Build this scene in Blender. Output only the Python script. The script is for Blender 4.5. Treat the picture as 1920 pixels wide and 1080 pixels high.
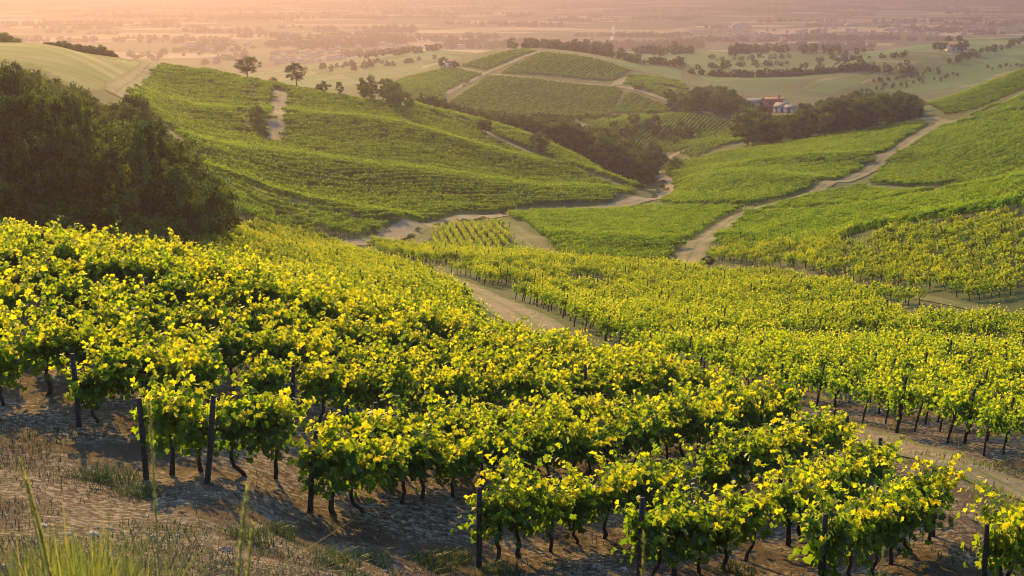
import bpy, bmesh, math, random
import numpy as np
from mathutils import Vector, Matrix

for _o in list(bpy.data.objects): bpy.data.objects.remove(_o)
SC = bpy.context.scene
COL = SC.collection

# ------------------------------------------------------------------ camera, world, sun, exposure
cam_d = bpy.data.cameras.new("camera")
cam_d.sensor_width = 36.0; cam_d.lens = 2667.0 / 1920 * 36
cam_d.clip_start = 0.05; cam_d.clip_end = 60000
cam_d.dof.use_dof = True; cam_d.dof.focus_distance = 70; cam_d.dof.aperture_fstop = 9.0
cam = bpy.data.objects.new("camera", cam_d); COL.objects.link(cam)
cam.rotation_euler = (math.radians(90) - math.atan(590 / 2667.0), 0, 0)
SC.camera = cam

SUN_AZ, SUN_EL = math.radians(-19), math.radians(21)      # azimuth from the view axis, to the left; height
world = bpy.data.worlds.new("World"); SC.world = world; world.use_nodes = True
_wt = world.node_tree; _wt.nodes.clear()
_sky = _wt.nodes.new("ShaderNodeTexSky"); _sky.sky_type = 'NISHITA'; _sky.sun_disc = False
_sky.sun_elevation = SUN_EL; _sky.sun_rotation = SUN_AZ % (2 * math.pi); _sky.dust_density = 0.6; _sky.ozone_density = 3.0; _sky.air_density = 1.0
_bg = _wt.nodes.new("ShaderNodeBackground"); _bg.inputs['Strength'].default_value = 0.15
_out = _wt.nodes.new("ShaderNodeOutputWorld")
_wt.links.new(_sky.outputs[0], _bg.inputs['Color']); _wt.links.new(_bg.outputs[0], _out.inputs['Surface'])

sun_d = bpy.data.lights.new("sun", 'SUN'); sun_d.energy = 3.8; sun_d.angle = math.radians(0.6); sun_d.color = (1.0, 0.575, 0.11)
sun = bpy.data.objects.new("sun", sun_d); COL.objects.link(sun)
_dir = Vector((math.sin(SUN_AZ) * math.cos(SUN_EL), math.cos(SUN_AZ) * math.cos(SUN_EL), math.sin(SUN_EL)))
sun.rotation_euler = _dir.to_track_quat('Z', 'Y').to_euler()

SC.view_settings.view_transform = 'Standard'; SC.view_settings.look = 'None'
SC.view_settings.exposure = 1.45; SC.view_settings.gamma = 1.0
cy = SC.cycles
cy.max_bounces = 6; cy.diffuse_bounces = 3; cy.glossy_bounces = 1; cy.transmission_bounces = 3; cy.volume_bounces = 0
cy.use_denoising = True; cy.filter_width = 1.05; cy.caustics_reflective = False; cy.caustics_refractive = False

# ------------------------------------------------------------------ terrain
F_PX, HORIZON = 2667.0, -50.0                 # focal length and horizon row of the 1920x1080 photograph
PITCH = math.atan((540.0 - HORIZON) / F_PX)
CP, SP = math.cos(PITCH), math.sin(PITCH)
PLAIN = -130.0

def pix_as(u, v):
    """pixel -> (X/Y, Z/Y) of its sight line"""
    x = (np.asarray(u, float) - 960.0) / F_PX
    yd = (np.asarray(v, float) - 540.0) / F_PX
    yr = CP - yd * SP
    return x / yr, (-SP - yd * CP) / yr

# control points of the land: pixel u, v and distance Y in metres
CTRL = [
 # bank under the camera
 (960,1500,2.0),(300,1400,4.0),(960,1420,4.0),(1700,1420,4.0),(100,1210,7),(500,1250,7),(960,1300,7),(1500,1330,7),(2000,1330,7),(-300,1250,7),
 # near spur
 (100,1090,14),(300,1080,15.5),(700,1100,16.5),(1100,1150,17),(1600,1200,17),(2000,1180,18),
 (100,905,24),(250,905,25),(400,915,25),(560,990,25),(885,1072,25),(1200,1095,25),(1560,1120,25),(1900,1110,26),
 (0,745,32),(150,800,29),(620,880,30),(900,940,30),(1200,1000,30),(1660,985,31),(1830,985,30),(1920,990,31),
 (300,690,37),(600,770,37),(900,830,38),(1300,890,37),(1600,880,38),(1760,900,37),(1920,925,38),
 (-150,570,45),(0,537,46),(200,553,47),(400,580,47),(650,655,48),(900,720,48),(1150,765,48),(1450,800,48),(1700,830,46),(1900,850,45),
 (-100,500,62),(0,498,60),(200,524,60),(400,556,60),(650,610,60),(900,670,60),(1100,710,60),(1350,745,58),(1600,760,57),(1900,790,55),
 # beyond the crest, hidden drop then lower field
 (-100,504,85),(0,512,85),(200,536,85),(400,535,85),(600,590,85),(800,630,80),(950,655,76),(1100,680,74),(1300,690,72),(1600,700,72),(1900,705,72),
 (1250,660,88),(1600,666,90),(1900,672,92),(1100,655,86),
 (1500,640,98),(1800,648,98),(1100,630,95),(1000,612,97),(880,588,100),(700,560,105),(500,540,105),(300,520,110),
 (-200,500,110),(0,490,115),
 # field below the track (centre left) and middle right
 (870,535,133),(700,525,130),(500,505,135),(680,490,170),(560,478,170),(690,478,192),(660,462,215),(450,458,180),(560,450,215),
 (1300,610,112),(1500,595,118),(1750,600,114),(1920,612,110),(1100,560,140),(1300,545,150),(1500,545,146),(1700,548,138),(1900,592,120),
 (1000,500,180),(1200,500,190),(1300,495,195),(1420,505,184),(1550,520,165),(1700,525,150),(1900,545,132),
 (1340,472,212),(1500,470,192),(1640,442,188),(1640,470,172),(1780,425,180),(1780,470,160),(1920,405,172),(1920,480,150),
 (1640,432,212),(1920,398,200),(2100,380,180),
 (1400,420,255),(1560,410,245),(1750,385,240),(1920,352,235),(2100,330,230),
 (1600,385,285),(1750,360,290),(1920,335,280),(2100,310,280),
 # small plot, meadow and central valley
 (850,480,205),(820,462,225),(990,468,222),(820,425,262),(960,422,262),(1050,485,208),(1010,430,255),
 (1180,470,220),(1260,500,200),(1130,430,258),(1000,408,285),(1300,400,295),(1340,440,240),(1390,405,268),
 (750,437,238),(800,424,258),(900,405,290),(1100,390,335),(1220,372,375),(1265,345,425),(1235,325,470),(1280,283,505),
 (1350,345,365),(1400,310,415),(1500,372,305),(1600,335,345),(1700,275,405),(1765,232,460),(1450,285,450),(1600,262,445),(1720,240,450),
 (1230,310,500),(1420,265,520),(1580,240,520),
 (1750,300,370),(1900,300,330),(1900,220,410),(1850,345,305),(2100,250,330),(2100,180,430),
 (1740,198,520),(1850,165,520),(1920,134,525),(1830,215,460),(1920,185,455),(1740,200,570),(1920,140,580),
 # left wood slope
 (430,436,165),(380,435,150),(250,440,138),(100,420,135),(0,395,135),(-200,360,135),
 (330,375,190),(150,330,190),(0,290,185),(-200,250,190),(300,300,235),(150,240,235),(0,200,235),(-200,160,240),
 # left hill
 (430,400,200),(480,415,205),(600,432,222),(700,447,228),(420,345,235),(560,375,262),(700,410,258),(850,398,282),
 (380,290,275),(500,300,300),(600,330,300),(720,335,315),(850,350,325),(1000,375,335),(1140,385,345),(1205,362,380),
 (360,230,330),(480,240,345),(600,250,355),(720,260,360),(850,290,365),(960,320,370),(1100,355,370),
 (330,170,385),(450,185,390),(600,200,405),(720,215,415),(850,255,410),(980,300,400),(1100,340,392),
 (0,82,345),(100,83,365),(280,116,420),(380,130,430),(470,146,435),(560,158,440),(650,174,440),(740,190,440),(830,222,435),(910,250,428),(1010,286,415),(1100,322,405),(1200,358,392),
 (0,140,290),(120,120,320),(220,150,340),(-200,75,330),
 (290,122,450),(470,155,465),(560,170,470),(650,185,470),(740,205,475),(830,213,455),(830,236,492),(910,233,452),(910,260,495),(1010,265,438),(1010,294,485),(1100,307,424),(1100,325,468),(1190,350,430),
 (0,95,420),(150,105,450),
 # ravine and the middle-distance field
 (850,255,530),(1000,290,530),(1130,310,520),(1100,260,570),(1170,235,580),(1290,250,572),(1350,270,500),(1400,235,590),(1230,218,620),(1300,222,590),
 (800,225,600),(950,235,610),
 # central hill
 (740,180,640),(850,190,650),(1000,214,650),(1150,214,655),(1255,208,650),(760,140,780),(850,126,790),(850,150,730),(1000,150,735),(1150,158,740),(1160,150,760),(900,100,850),(980,92,865),(1080,100,850),(1160,120,820),(1270,160,740),(1350,165,760),(1200,165,720),
 (830,118,830),(760,142,850),(980,98,960),(1100,108,940),(1200,130,900),(1300,160,850),(700,160,850),(850,125,930),
 # farm wood and beyond
 (1450,222,600),(1450,208,660),(1600,225,600),(1600,200,680),(1300,190,680),(1500,190,740),(1640,200,760),(1740,195,700),
 # far hills
 (600,152,1150),(700,114,1350),(800,100,1500),(590,135,1800),(610,116,2050),(680,104,2100),(300,152,1200),(0,140,1200),(450,152,1250),(450,135,1800),(200,140,1750),
 (1330,150,950),(1400,120,1250),(1300,100,1500),(1450,100,1550),(1550,140,1150),(1500,165,900),(1650,115,1350),(1640,98,1600),
 (1500,170,850),(1600,145,930),(1740,98,1050),(1820,95,1120),(1900,110,1050),(1920,85,1350),(1800,150,900),(1920,150,800),(1700,170,850),
 (2150,70,1300),(2150,120,900),(-250,120,1100),
]

def tps_fit(P, val, reg=1e-7):
    n = len(P)
    d2 = ((P[:, None, :] - P[None, :, :]) ** 2).sum(-1)
    K = 0.5 * d2 * np.log(d2 + 1e-12) + reg * np.eye(n)
    A = np.zeros((n + 3, n + 3))
    A[:n, :n] = K; A[:n, n] = 1; A[:n, n + 1:] = P; A[n, :n] = 1; A[n + 1:, :n] = P.T
    return np.linalg.solve(A, np.concatenate([val, np.zeros(3)]))

def tps_eval(P, w, Q):
    out = np.empty(len(Q))
    for i in range(0, len(Q), 20000):
        q = Q[i:i + 20000]
        d2 = (q[:, :1] - P[None, :, 0]) ** 2 + (q[:, 1:2] - P[None, :, 1]) ** 2
        out[i:i + 20000] = (0.5 * d2 * np.log(d2 + 1e-12)) @ w[:-3] + w[-3] + q @ w[-2:]
    return out

KD = 0.42                                     # stretch of log-distance against X/Y in the fit
_c = np.array(CTRL, float)
_a, _s = pix_as(_c[:, 0], _c[:, 1])
_P = np.stack([_a, KD * np.log(_c[:, 2])], 1)
_far = [(a, KD * math.log(d)) for d in (2000, 2600, 3500, 6000, 12000, 30000) for a in np.linspace(-0.8, 0.8, 7)]
_P2 = np.concatenate([_P, np.array(_far)])
_sv = np.concatenate([_s, np.array([PLAIN / math.exp(q[1] / KD) for q in _far])])
_w = tps_fit(_P2, _sv, 2e-6)

GA = np.concatenate([np.linspace(-1.0, -0.44, 40, endpoint=False), np.linspace(-0.44, 0.44, 440, endpoint=False), np.linspace(0.44, 1.0, 41)])
GL = np.concatenate([np.linspace(math.log(1.5), math.log(15), 70, endpoint=False), np.linspace(math.log(15), math.log(1500), 430, endpoint=False), np.linspace(math.log(1500), math.log(40000), 90)])
GD = np.exp(GL)
# coarse evaluation of the spline, then linear refinement
_ca = np.linspace(-1.0, 1.0, 161); _cl = np.linspace(GL[0], GL[-1], 300)
_qa, _ql = np.meshgrid(_ca, _cl)
_cs = tps_eval(_P2, _w, np.stack([_qa.ravel(), KD * _ql.ravel()], 1)).reshape(len(_cl), len(_ca))

def _cubic(vals, x0, dx, x):
    """Catmull-Rom along axis 0"""
    t = np.clip((np.asarray(x) - x0) / dx, 0, vals.shape[0] - 1.000001)
    i = t.astype(int); f = (t - i)[:, None]
    n = vals.shape[0] - 1
    p0, p1, p2, p3 = (vals[np.clip(i + k, 0, n)] for k in (-1, 0, 1, 2))
    return p1 + 0.5 * f * (p2 - p0 + f * (2 * p0 - 5 * p1 + 4 * p2 - p3 + f * (3 * (p1 - p2) + p3 - p0)))
GS = _cubic(_cs, _cl[0], _cl[1] - _cl[0], GL)
GS = _cubic(GS.T.copy(), _ca[0], _ca[1] - _ca[0], GA).T
GX = GA[None, :] * GD[:, None]; GY = np.repeat(GD[:, None], len(GA), 1)
GZ = GS * GD[:, None]

def smooth(e0, e1, x):
    t = np.clip((x - e0) / (e1 - e0), 0, 1); return t * t * (3 - 2 * t)

# plain takes over beyond the hills; never below it
_m = smooth(1500, 2100, GY)
GZ = np.maximum(GZ, PLAIN + 0 * GZ) * (1 - _m) + PLAIN * _m

def vnoise(x, y, seed=0):
    """smooth value noise in [-1,1]"""
    xi = np.floor(x).astype(np.int64); yi = np.floor(y).astype(np.int64)
    fx = x - xi; fy = y - yi
    fx = fx * fx * (3 - 2 * fx); fy = fy * fy * (3 - 2 * fy)
    def h(i, j):
        n = (i * 374761393 + j * 668265263 + seed * 1442695041) & 0xffffffff
        n = ((n ^ (n >> 13)) * 1274126177) & 0xffffffff
        return ((n ^ (n >> 16)) & 0xffff) / 32767.5 - 1
    a = h(xi, yi) * (1 - fx) + h(xi + 1, yi) * fx
    b = h(xi, yi + 1) * (1 - fx) + h(xi + 1, yi + 1) * fx
    return a * (1 - fy) + b * fy

# gentle undulation: long swells on the hills, small lumps nearby
GZ = GZ + smooth(60, 150, GY) * (1 - smooth(900, 1600, GY)) * 0.55 * vnoise(GX / 33, GY / 45, 1)
GZ = GZ + smooth(900, 1300, GY) * (1 - smooth(1700, 2300, GY)) * (9 * vnoise(GX / 190, GY / 260, 5) + 3 * vnoise(GX / 70, GY / 110, 6))
GZ = GZ + smooth(4, 10, GY) * (1 - smooth(60, 90, GY)) * (0.09 * vnoise(GX / 1.7, GY / 1.7, 2) + 0.04 * vnoise(GX / .5, GY / .5, 3))

def poly_pts(pts):
    """(u, D) polyline -> world XY"""
    p = np.array(pts, float)
    return np.stack([(p[:, 0] - 960) / F_PX * p[:, 1] / 1.0, p[:, 1]], 1)

def seg_dist(x, y, P):
    d = np.full(np.shape(x), 1e9)
    for (x0, y0), (x1, y1) in zip(P[:-1], P[1:]):
        dx, dy = x1 - x0, y1 - y0
        t = np.clip(((x - x0) * dx + (y - y0) * dy) / (dx * dx + dy * dy + 1e-9), 0, 1)
        d = np.minimum(d, np.hypot(x - x0 - t * dx, y - y0 - t * dy))
    return d

# low spurs and terrace shoulders that run across the slopes
for pts, hgt, wid in (
        ([(360, 268), (470, 283), (600, 300), (760, 310), (900, 322), (1040, 335), (1130, 350)], 2.6, 12),
        ([(385, 228), (480, 238), (600, 246), (720, 250)], 1.8, 8),
        ([(420, 345), (560, 362), (700, 372), (850, 378), (1000, 385), (1120, 395)], 2.1, 12),
        ([(1240, 440), (1400, 400), (1560, 385), (1660, 380)], 1.5, 9),
        ([(1300, 400), (1420, 345), (1560, 322)], 1.4, 9),
        ([(1500, 165), (1640, 187), (1780, 180), (1920, 172), (2100, 170)], 1.0, 6),
        ([(1050, 235), (1200, 225), (1330, 222)], 1.0, 8),
        ([(1290, 980), (1400, 1050), (1500, 1150)], 9, 80), ([(1560, 1250), (1700, 1350), (1900, 1330)], 9, 100),
        ([(1090, 1200), (1250, 1250), (1350, 1330)], 9, 90), ([(1480, 860), (1560, 920), (1650, 1000)], 6, 55)):
    P = poly_pts(pts)
    r = (np.abs(GY - P[:, 1].mean()) < 160 + 4 * wid)
    d = seg_dist(GX[r], GY[r], P)
    GZ[r] += hgt * np.exp(-(d / wid) ** 2)
GSN = GZ / GY

def ground(x, y):
    """height of the terrain mesh"""
    x = np.asarray(x, float); y = np.maximum(np.asarray(y, float), GD[0])
    a = x / y
    i = np.clip(np.searchsorted(GD, y) - 1, 0, len(GD) - 2); fy = np.clip((y - GD[i]) / (GD[i + 1] - GD[i]), 0, 1)
    j = np.clip(np.searchsorted(GA, a) - 1, 0, len(GA) - 2); fa = np.clip((a - GA[j]) / (GA[j + 1] - GA[j]), 0, 1)
    z0 = GZ[i, j] * (1 - fa) + GZ[i, j + 1] * fa
    z1 = GZ[i + 1, j] * (1 - fa) + GZ[i + 1, j + 1] * fa
    return z0 * (1 - fy) + z1 * fy

def hit(u, v, dmin=12.0):
    """where the sight line through a pixel first meets the land (X, Y)"""
    a, s = pix_as(u, v); a = np.atleast_1d(a); s = np.atleast_1d(s)
    j = np.clip(np.searchsorted(GA, a) - 1, 0, len(GA) - 2); f = (a - GA[j]) / (GA[j + 1] - GA[j])
    res = np.full(a.shape, np.nan); prev = None
    for i in range(len(GD)):
        if GD[i] < dmin: continue
        st = GSN[i, j] * (1 - f) + GSN[i, j + 1] * f
        if prev is None: prev = st; continue
        m = np.isnan(res) & (st >= s)
        if m.any():
            t = np.clip((s - prev) / (st - prev + 1e-12), 0, 1)
            res[m] = (GD[i - 1] + t * (GD[i] - GD[i - 1]))[m]
        prev = st
    res = np.where(np.isnan(res), 9000.0, res)
    return a * res, res

def to_pix(x, y, z):
    s = z / y; a = x / y
    # invert: s=(-SP-yd*CP)/(CP-yd*SP)
    yd = -(s * CP + SP) / (CP - s * SP)
    yr = CP - yd * SP
    return 960 + F_PX * a * yr, 540 + F_PX * yd
# ------------------------------------------------------------------ helpers
rng = np.random.default_rng(7)

def tag(o, label=None, cat=None, group=None, kind=None):
    if label: o['label'] = label
    if cat: o['category'] = cat
    if group: o['group'] = group
    if kind: o['kind'] = kind
    return o

def link(o, parent=None, loc=None):
    COL.objects.link(o)
    if parent is not None: o.parent = parent
    if loc is not None: o.location = loc
    return o

def mesh_from(name, V, polys, mats, smooth_=False, midx=None, tint=None):
    """V (n,3); polys: list of (k,m) index arrays; tint: one value per face"""
    me = bpy.data.meshes.new(name)
    V = np.asarray(V, np.float32)
    me.vertices.add(len(V)); me.vertices.foreach_set('co', V.ravel())
    li = np.concatenate([p.ravel() for p in polys]).astype(np.int32)
    tot = np.concatenate([np.full(len(p), p.shape[1], np.int32) for p in polys])
    me.loops.add(len(li)); me.loops.foreach_set('vertex_index', li)
    me.polygons.add(len(tot))
    me.polygons.foreach_set('loop_start', np.concatenate([[0], np.cumsum(tot)[:-1]]).astype(np.int32))
    try: me.polygons.foreach_set('loop_total', tot)
    except Exception: pass
    for m in (mats if isinstance(mats, (list, tuple)) else [mats]): me.materials.append(m)
    if midx is not None: me.polygons.foreach_set('material_index', np.asarray(midx, np.int32))
    if tint is not None:
        at = me.attributes.new('tint', 'FLOAT', 'FACE'); at.data.foreach_set('value', np.asarray(tint, np.float32))
    me.update(calc_edges=True)
    if smooth_: me.polygons.foreach_set('use_smooth', np.ones(len(tot), bool))
    return me

class MB:
    """collects boxes, tubes and sheets into one mesh"""
    def __init__(s): s.v = []; s.q = []; s.t = []; s.n = 0
    def add(s, V, q=(), t=()):
        V = np.asarray(V, float); s.v.append(V)
        if len(q): s.q.append(np.asarray(q) + s.n)
        if len(t): s.t.append(np.asarray(t) + s.n)
        s.n += len(V)
    def box(s, x0, x1, y0, y1, z0, z1):
        V = [(x, y, z) for z in (z0, z1) for y in (y0, y1) for x in (x0, x1)]
        s.add(V, [(0, 2, 3, 1), (4, 5, 7, 6), (0, 1, 5, 4), (2, 6, 7, 3), (0, 4, 6, 2), (1, 3, 7, 5)])
    def tube(s, P, R, k=6, cap=True):
        P = np.asarray(P, float); n = len(P); R = np.broadcast_to(R, (n,))
        T = np.gradient(P, axis=0); T /= np.linalg.norm(T, axis=1)[:, None] + 1e-9
        ref = np.array([1, 0, 0.]) if abs(T[0, 2]) > .7 else np.array([0, 0, 1.])
        A = np.cross(T, ref); A /= np.linalg.norm(A, axis=1)[:, None] + 1e-9
        B = np.cross(T, A)
        an = np.arange(k) * 2 * np.pi / k
        V = P[:, None, :] + R[:, None, None] * (A[:, None, :] * np.cos(an)[None, :, None] + B[:, None, :] * np.sin(an)[None, :, None])
        V = V.reshape(-1, 3)
        i = np.arange(n - 1)[:, None] * k; j = np.arange(k)[None, :]; j2 = (j + 1) % k
        q = np.stack([i + j, i + j2, i + k + j2, i + k + j], -1).reshape(-1, 4)
        if cap:
            V = np.concatenate([V, P[:1], P[-1:]])
            a = n * k; b = a + 1
            t = [(a, (x + 1) % k, x) for x in range(k)] + [(b, (n - 1) * k + x, (n - 1) * k + (x + 1) % k) for x in range(k)]
            s.add(V, q, t)
        else: s.add(V, q)
    def mesh(s, name, mats, smooth_=False):
        polys = []
        if s.q: polys.append(np.concatenate(s.q))
        if s.t: polys.append(np.concatenate(s.t))
        return mesh_from(name, np.concatenate(s.v), polys, mats, smooth_)
    def build(s, name, mats, parent=None, loc=None, smooth_=False):
        return link(bpy.data.objects.new(name, s.mesh(name, mats, smooth_)), parent, loc)

def thing(name, loc, label, cat, group=None, rz=0.0):
    o = bpy.data.objects.new(name, None); COL.objects.link(o)
    o.empty_display_size = 0.2; o.location = loc; o.rotation_euler = (0, 0, rz)
    return tag(o, label, cat, group)

def copy_tree(o, loc, rz, scale, label=None, group=None):
    c = o.copy(); COL.objects.link(c); c.location = loc; c.rotation_euler = (0, 0, rz); c.scale = scale
    if label: c['label'] = label
    if group: c['group'] = group
    for ch in o.children:
        d = ch.copy(); COL.objects.link(d); d.parent = c
    return c

# ---- materials
def new_mat(name):
    m = bpy.data.materials.new(name); m.use_nodes = True
    nt = m.node_tree; nt.nodes.clear()
    out = nt.nodes.new('ShaderNodeOutputMaterial')
    return m, nt, nt.nodes, nt.links, out

def ramp(nd, stops, interp='LINEAR'):
    r = nd.new('ShaderNodeValToRGB'); cr = r.color_ramp; cr.interpolation = interp
    while len(cr.elements) < len(stops): cr.elements.new(0.5)
    for e, (p, c) in zip(cr.elements, stops): e.position = p; e.color = (*c, 1)
    return r

def leaf_mat(name, dark, mid, light, trans, tw=0.5, rough=0.5, spec=0.25, vary=0.35):
    """thin leaf: front colour from each leaf's own tint, light shining through from behind"""
    m, nt, nd, lk, out = new_mat(name)
    at = nd.new('ShaderNodeAttribute'); at.attribute_name = 'tint'
    oi = nd.new('ShaderNodeObjectInfo')
    ad = nd.new('ShaderNodeMath'); ad.operation = 'MULTIPLY_ADD'; ad.inputs[1].default_value = vary; 
    sb = nd.new('ShaderNodeMath'); sb.operation = 'SUBTRACT'; sb.inputs[1].default_value = 0.5
    lk.new(oi.outputs['Random'], sb.inputs[0]); lk.new(sb.outputs[0], ad.inputs[0]); lk.new(at.outputs['Fac'], ad.inputs[2])
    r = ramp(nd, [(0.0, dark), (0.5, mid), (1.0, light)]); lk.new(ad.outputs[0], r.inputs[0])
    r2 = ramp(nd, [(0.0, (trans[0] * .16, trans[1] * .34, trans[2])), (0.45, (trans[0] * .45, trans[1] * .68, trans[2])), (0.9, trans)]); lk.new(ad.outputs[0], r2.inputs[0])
    p = nd.new('ShaderNodeBsdfPrincipled'); p.inputs['Roughness'].default_value = rough; p.inputs['Specular IOR Level'].default_value = spec
    lk.new(r.outputs[0], p.inputs['Base Color'])
    t = nd.new('ShaderNodeBsdfTranslucent'); lk.new(r2.outputs[0], t.inputs['Color'])
    mx = nd.new('ShaderNodeMixShader'); mx.inputs[0].default_value = tw
    lk.new(p.outputs[0], mx.inputs[1]); lk.new(t.outputs[0], mx.inputs[2]); lk.new(mx.outputs[0], out.inputs['Surface'])
    return m

def noise_mat(name, c1, c2, scale=5.0, rough=0.85, bump=0.0, detail=4, coord='Object', spec=0.2):
    m, nt, nd, lk, out = new_mat(name)
    tc = nd.new('ShaderNodeTexCoord'); n = nd.new('ShaderNodeTexNoise')
    n.inputs['Scale'].default_value = scale; n.inputs['Detail'].default_value = detail
    lk.new(tc.outputs[coord], n.inputs['Vector'])
    r = ramp(nd, [(0.3, c1), (0.7, c2)]); lk.new(n.outputs['Fac'], r.inputs[0])
    p = nd.new('ShaderNodeBsdfPrincipled'); p.inputs['Roughness'].default_value = rough; p.inputs['Specular IOR Level'].default_value = spec
    lk.new(r.outputs[0], p.inputs['Base Color'])
    if bump:
        b = nd.new('ShaderNodeBump'); b.inputs['Strength'].default_value = bump; b.inputs['Distance'].default_value = 0.05
        lk.new(n.outputs['Fac'], b.inputs['Height']); lk.new(b.outputs[0], p.inputs['Normal'])
    lk.new(p.outputs[0], out.inputs['Surface'])
    return m

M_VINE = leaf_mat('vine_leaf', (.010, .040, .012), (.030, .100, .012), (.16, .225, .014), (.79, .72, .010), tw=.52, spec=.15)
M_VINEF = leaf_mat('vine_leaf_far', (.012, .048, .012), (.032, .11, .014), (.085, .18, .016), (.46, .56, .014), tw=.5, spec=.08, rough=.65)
M_BARK = noise_mat('bark', (.018, .014, .011), (.05, .040, .03), 18, .9, .6)
M_POST = noise_mat('post_wood', (.016, .014, .013), (.045, .038, .034), 25, .85, .4)
M_TREE = leaf_mat('tree_leaf', (.006, .016, .005), (.028, .058, .012), (.095, .135, .026), (.15, .19, .016), tw=.4, rough=.8, spec=.03, vary=.9)
M_TREE_Y = leaf_mat('light_tree_leaf', (.018, .034, .008), (.042, .072, .012), (.08, .115, .018), (.20, .22, .015), tw=.38, rough=.8, spec=.03, vary=.8)
M_GRASS = leaf_mat('grass_blade', (.05, .075, .012), (.11, .13, .018), (.24, .20, .04), (.38, .34, .04), tw=.45, spec=.08)
M_DRY = leaf_mat('dry_grass', (.045, .030, .016), (.12, .085, .042), (.26, .20, .11), (.25, .18, .08), tw=.3, spec=.05)
M_WEED = leaf_mat('weed_leaf', (.015, .030, .010), (.035, .062, .016), (.075, .10, .03), (.12, .16, .02), tw=.35)
M_WIRE = noise_mat('wire', (.12, .11, .10), (.25, .23, .21), 30, .5)
# ------------------------------------------------------------------ ground
def P2W(pts):
    """pixel outline -> world XY; a third value gives the distance of a hidden corner"""
    out = []
    for p in pts:
        if len(p) == 3:
            a, s = pix_as(p[0], p[1]); 
            x, y = float(a) * p[2], p[2]
        else:
            X, Y = hit(p[0], p[1]); x, y = float(X[0]), float(Y[0])
        out.append((x, y))
    return np.array(out)

def inside(x, y, P):
    r = np.zeros(np.shape(x), bool); n = len(P)
    for i in range(n):
        x0, y0 = P[i]; x1, y1 = P[(i + 1) % n]
        if y0 == y1: continue
        c = ((y0 > y) != (y1 > y)) & (x < (x1 - x0) * (y - y0) / (y1 - y0) + x0)
        r ^= c
    return r

def smooth_line(P, step):
    P = np.asarray(P, float)
    t = np.concatenate([[0], np.cumsum(np.hypot(*np.diff(P, axis=0).T))])
    q = np.linspace(0, t[-1], max(8, int(t[-1] / step)))
    L = np.stack([np.interp(q, t, P[:, k]) for k in range(P.shape[1])], 1)
    k = max(1, int(len(q) * 0.04))
    for _ in range(3):
        pad = np.concatenate([np.repeat(L[:1], k, 0), L, np.repeat(L[-1:], k, 0)])
        c = np.cumsum(np.concatenate([np.zeros((1, L.shape[1])), pad]), 0)
        M = (c[2 * k + 1:] - c[:-2 * k - 1]) / (2 * k + 1)
        M[0] = L[0]; M[-1] = L[-1]; L = M
    return L

# tracks: pixel centre lines with width in metres
TRACKS = [
 ('dirt_track', [(2150,1050,33),(1960,960,36),(1860,905,40),(1700,838,44.5),(1560,800,48.5),(1440,772,52),(1300,735,59),(1180,695,68),(1085,652,80),(1000,608),(930,566),(868,535),(810,513),(740,494),(690,479),(655,462)], [3.4,3.4,3.4,3.3,3.2,3.2,3.2,3.4,3.8,4.8,5.0,4.6,3.8,3.4,3.2,3], 'dirt'),
 ('valley_road', [(640,458),(690,462),(725,448),(770,425),(850,409),(950,401),(1060,395),(1150,390),(1215,374),(1262,350),(1245,332),(1225,322)], [2.5,4.2,5.5,4.5,4,3.5,3.5,4.5,5.5,3.6,3,3], 'pale'),
 ('valley_road', [(1238,308),(1250,298),(1275,286),(1285,282)], [5,5,5,4], 'pale'),
 ('field_track', [(1270,503),(1300,470),(1335,440),(1368,412),(1400,396),(1470,379),(1530,362),(1590,338),(1650,302),(1700,268),(1735,245),(1768,231)], [5.5,5,4.6,4.2,3.4,3.4,3.6,4,4.4,4.6,4.6,4.6], 'grassy'),
 ('field_track', [(1735,220),(1768,231),(1830,222),(1880,198),(1940,165)], [6,6,5,5,5], 'grassy'),
 ('meadow_path', [(770,466),(790,440),(830,424),(900,417),(955,421),(985,445),(1010,474),(1040,490)], [3.4,3.4,2.6,2.4,3,5,5,4], 'meadow'),
 ('hill_track', [(527,172),(522,200),(518,235),(514,266)], [4.2,4.4,4.2,3.8], 'pale'),
 ('hill_track', [(476,160),(470,190),(462,225),(460,252)], [1.8,2,2,1.8], 'meadow'),
 ('hill_track', [(284,118),(260,142),(235,160),(215,178)], [5,5,5,5], 'grassy'),
 ('ridge_path', [(280,113),(380,131),(470,148),(560,162),(640,176),(700,184),(740,196),(800,207),(860,228),(930,262),(1010,292),(1100,327),(1190,358)], [3.2,3.2,3.2,3.5,3.5,4,4,3,2,2,2,2,2], 'grassy'),
 ('hill_path', [(836,126),(910,139),(1000,149),(1080,156),(1155,160),(1200,171),(1260,190),(1275,195)], [3.4,3.4,3.4,3.4,3.4,3.2,3.4,3.4], 'pale'),
 ('hill_path', [(1012,97),(960,117),(912,136),(870,158),(835,176)], [3.2,3.2,3.2,3.2,3], 'pale'),
 ('hill_path', [(1155,160),(1165,150),(1180,146)], [6,6,4], 'pale'),
 ('hill_path', [(1040,97),(1110,108),(1180,130),(1230,140)], [5,5,5,5], 'grassy'),
 ('terrace_edge', [(1320,497),(1400,508),(1500,520),(1620,540),(1760,566),(1940,600)], [2.2,2.2,2.6,2.4,2,2], 'meadow'),
 ('field_track', [(1400,222),(1440,229)], [5,5], 'pale'),
]
TRK = []
for nm, px, wd, kind in TRACKS:
    W = P2W(px)
    L = smooth_line(np.concatenate([W, np.array(wd, float)[:, None]], 1), 0.8 if W[:, 1].min() < 120 else 3.0)
    TRK.append((nm, L, kind))

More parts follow.
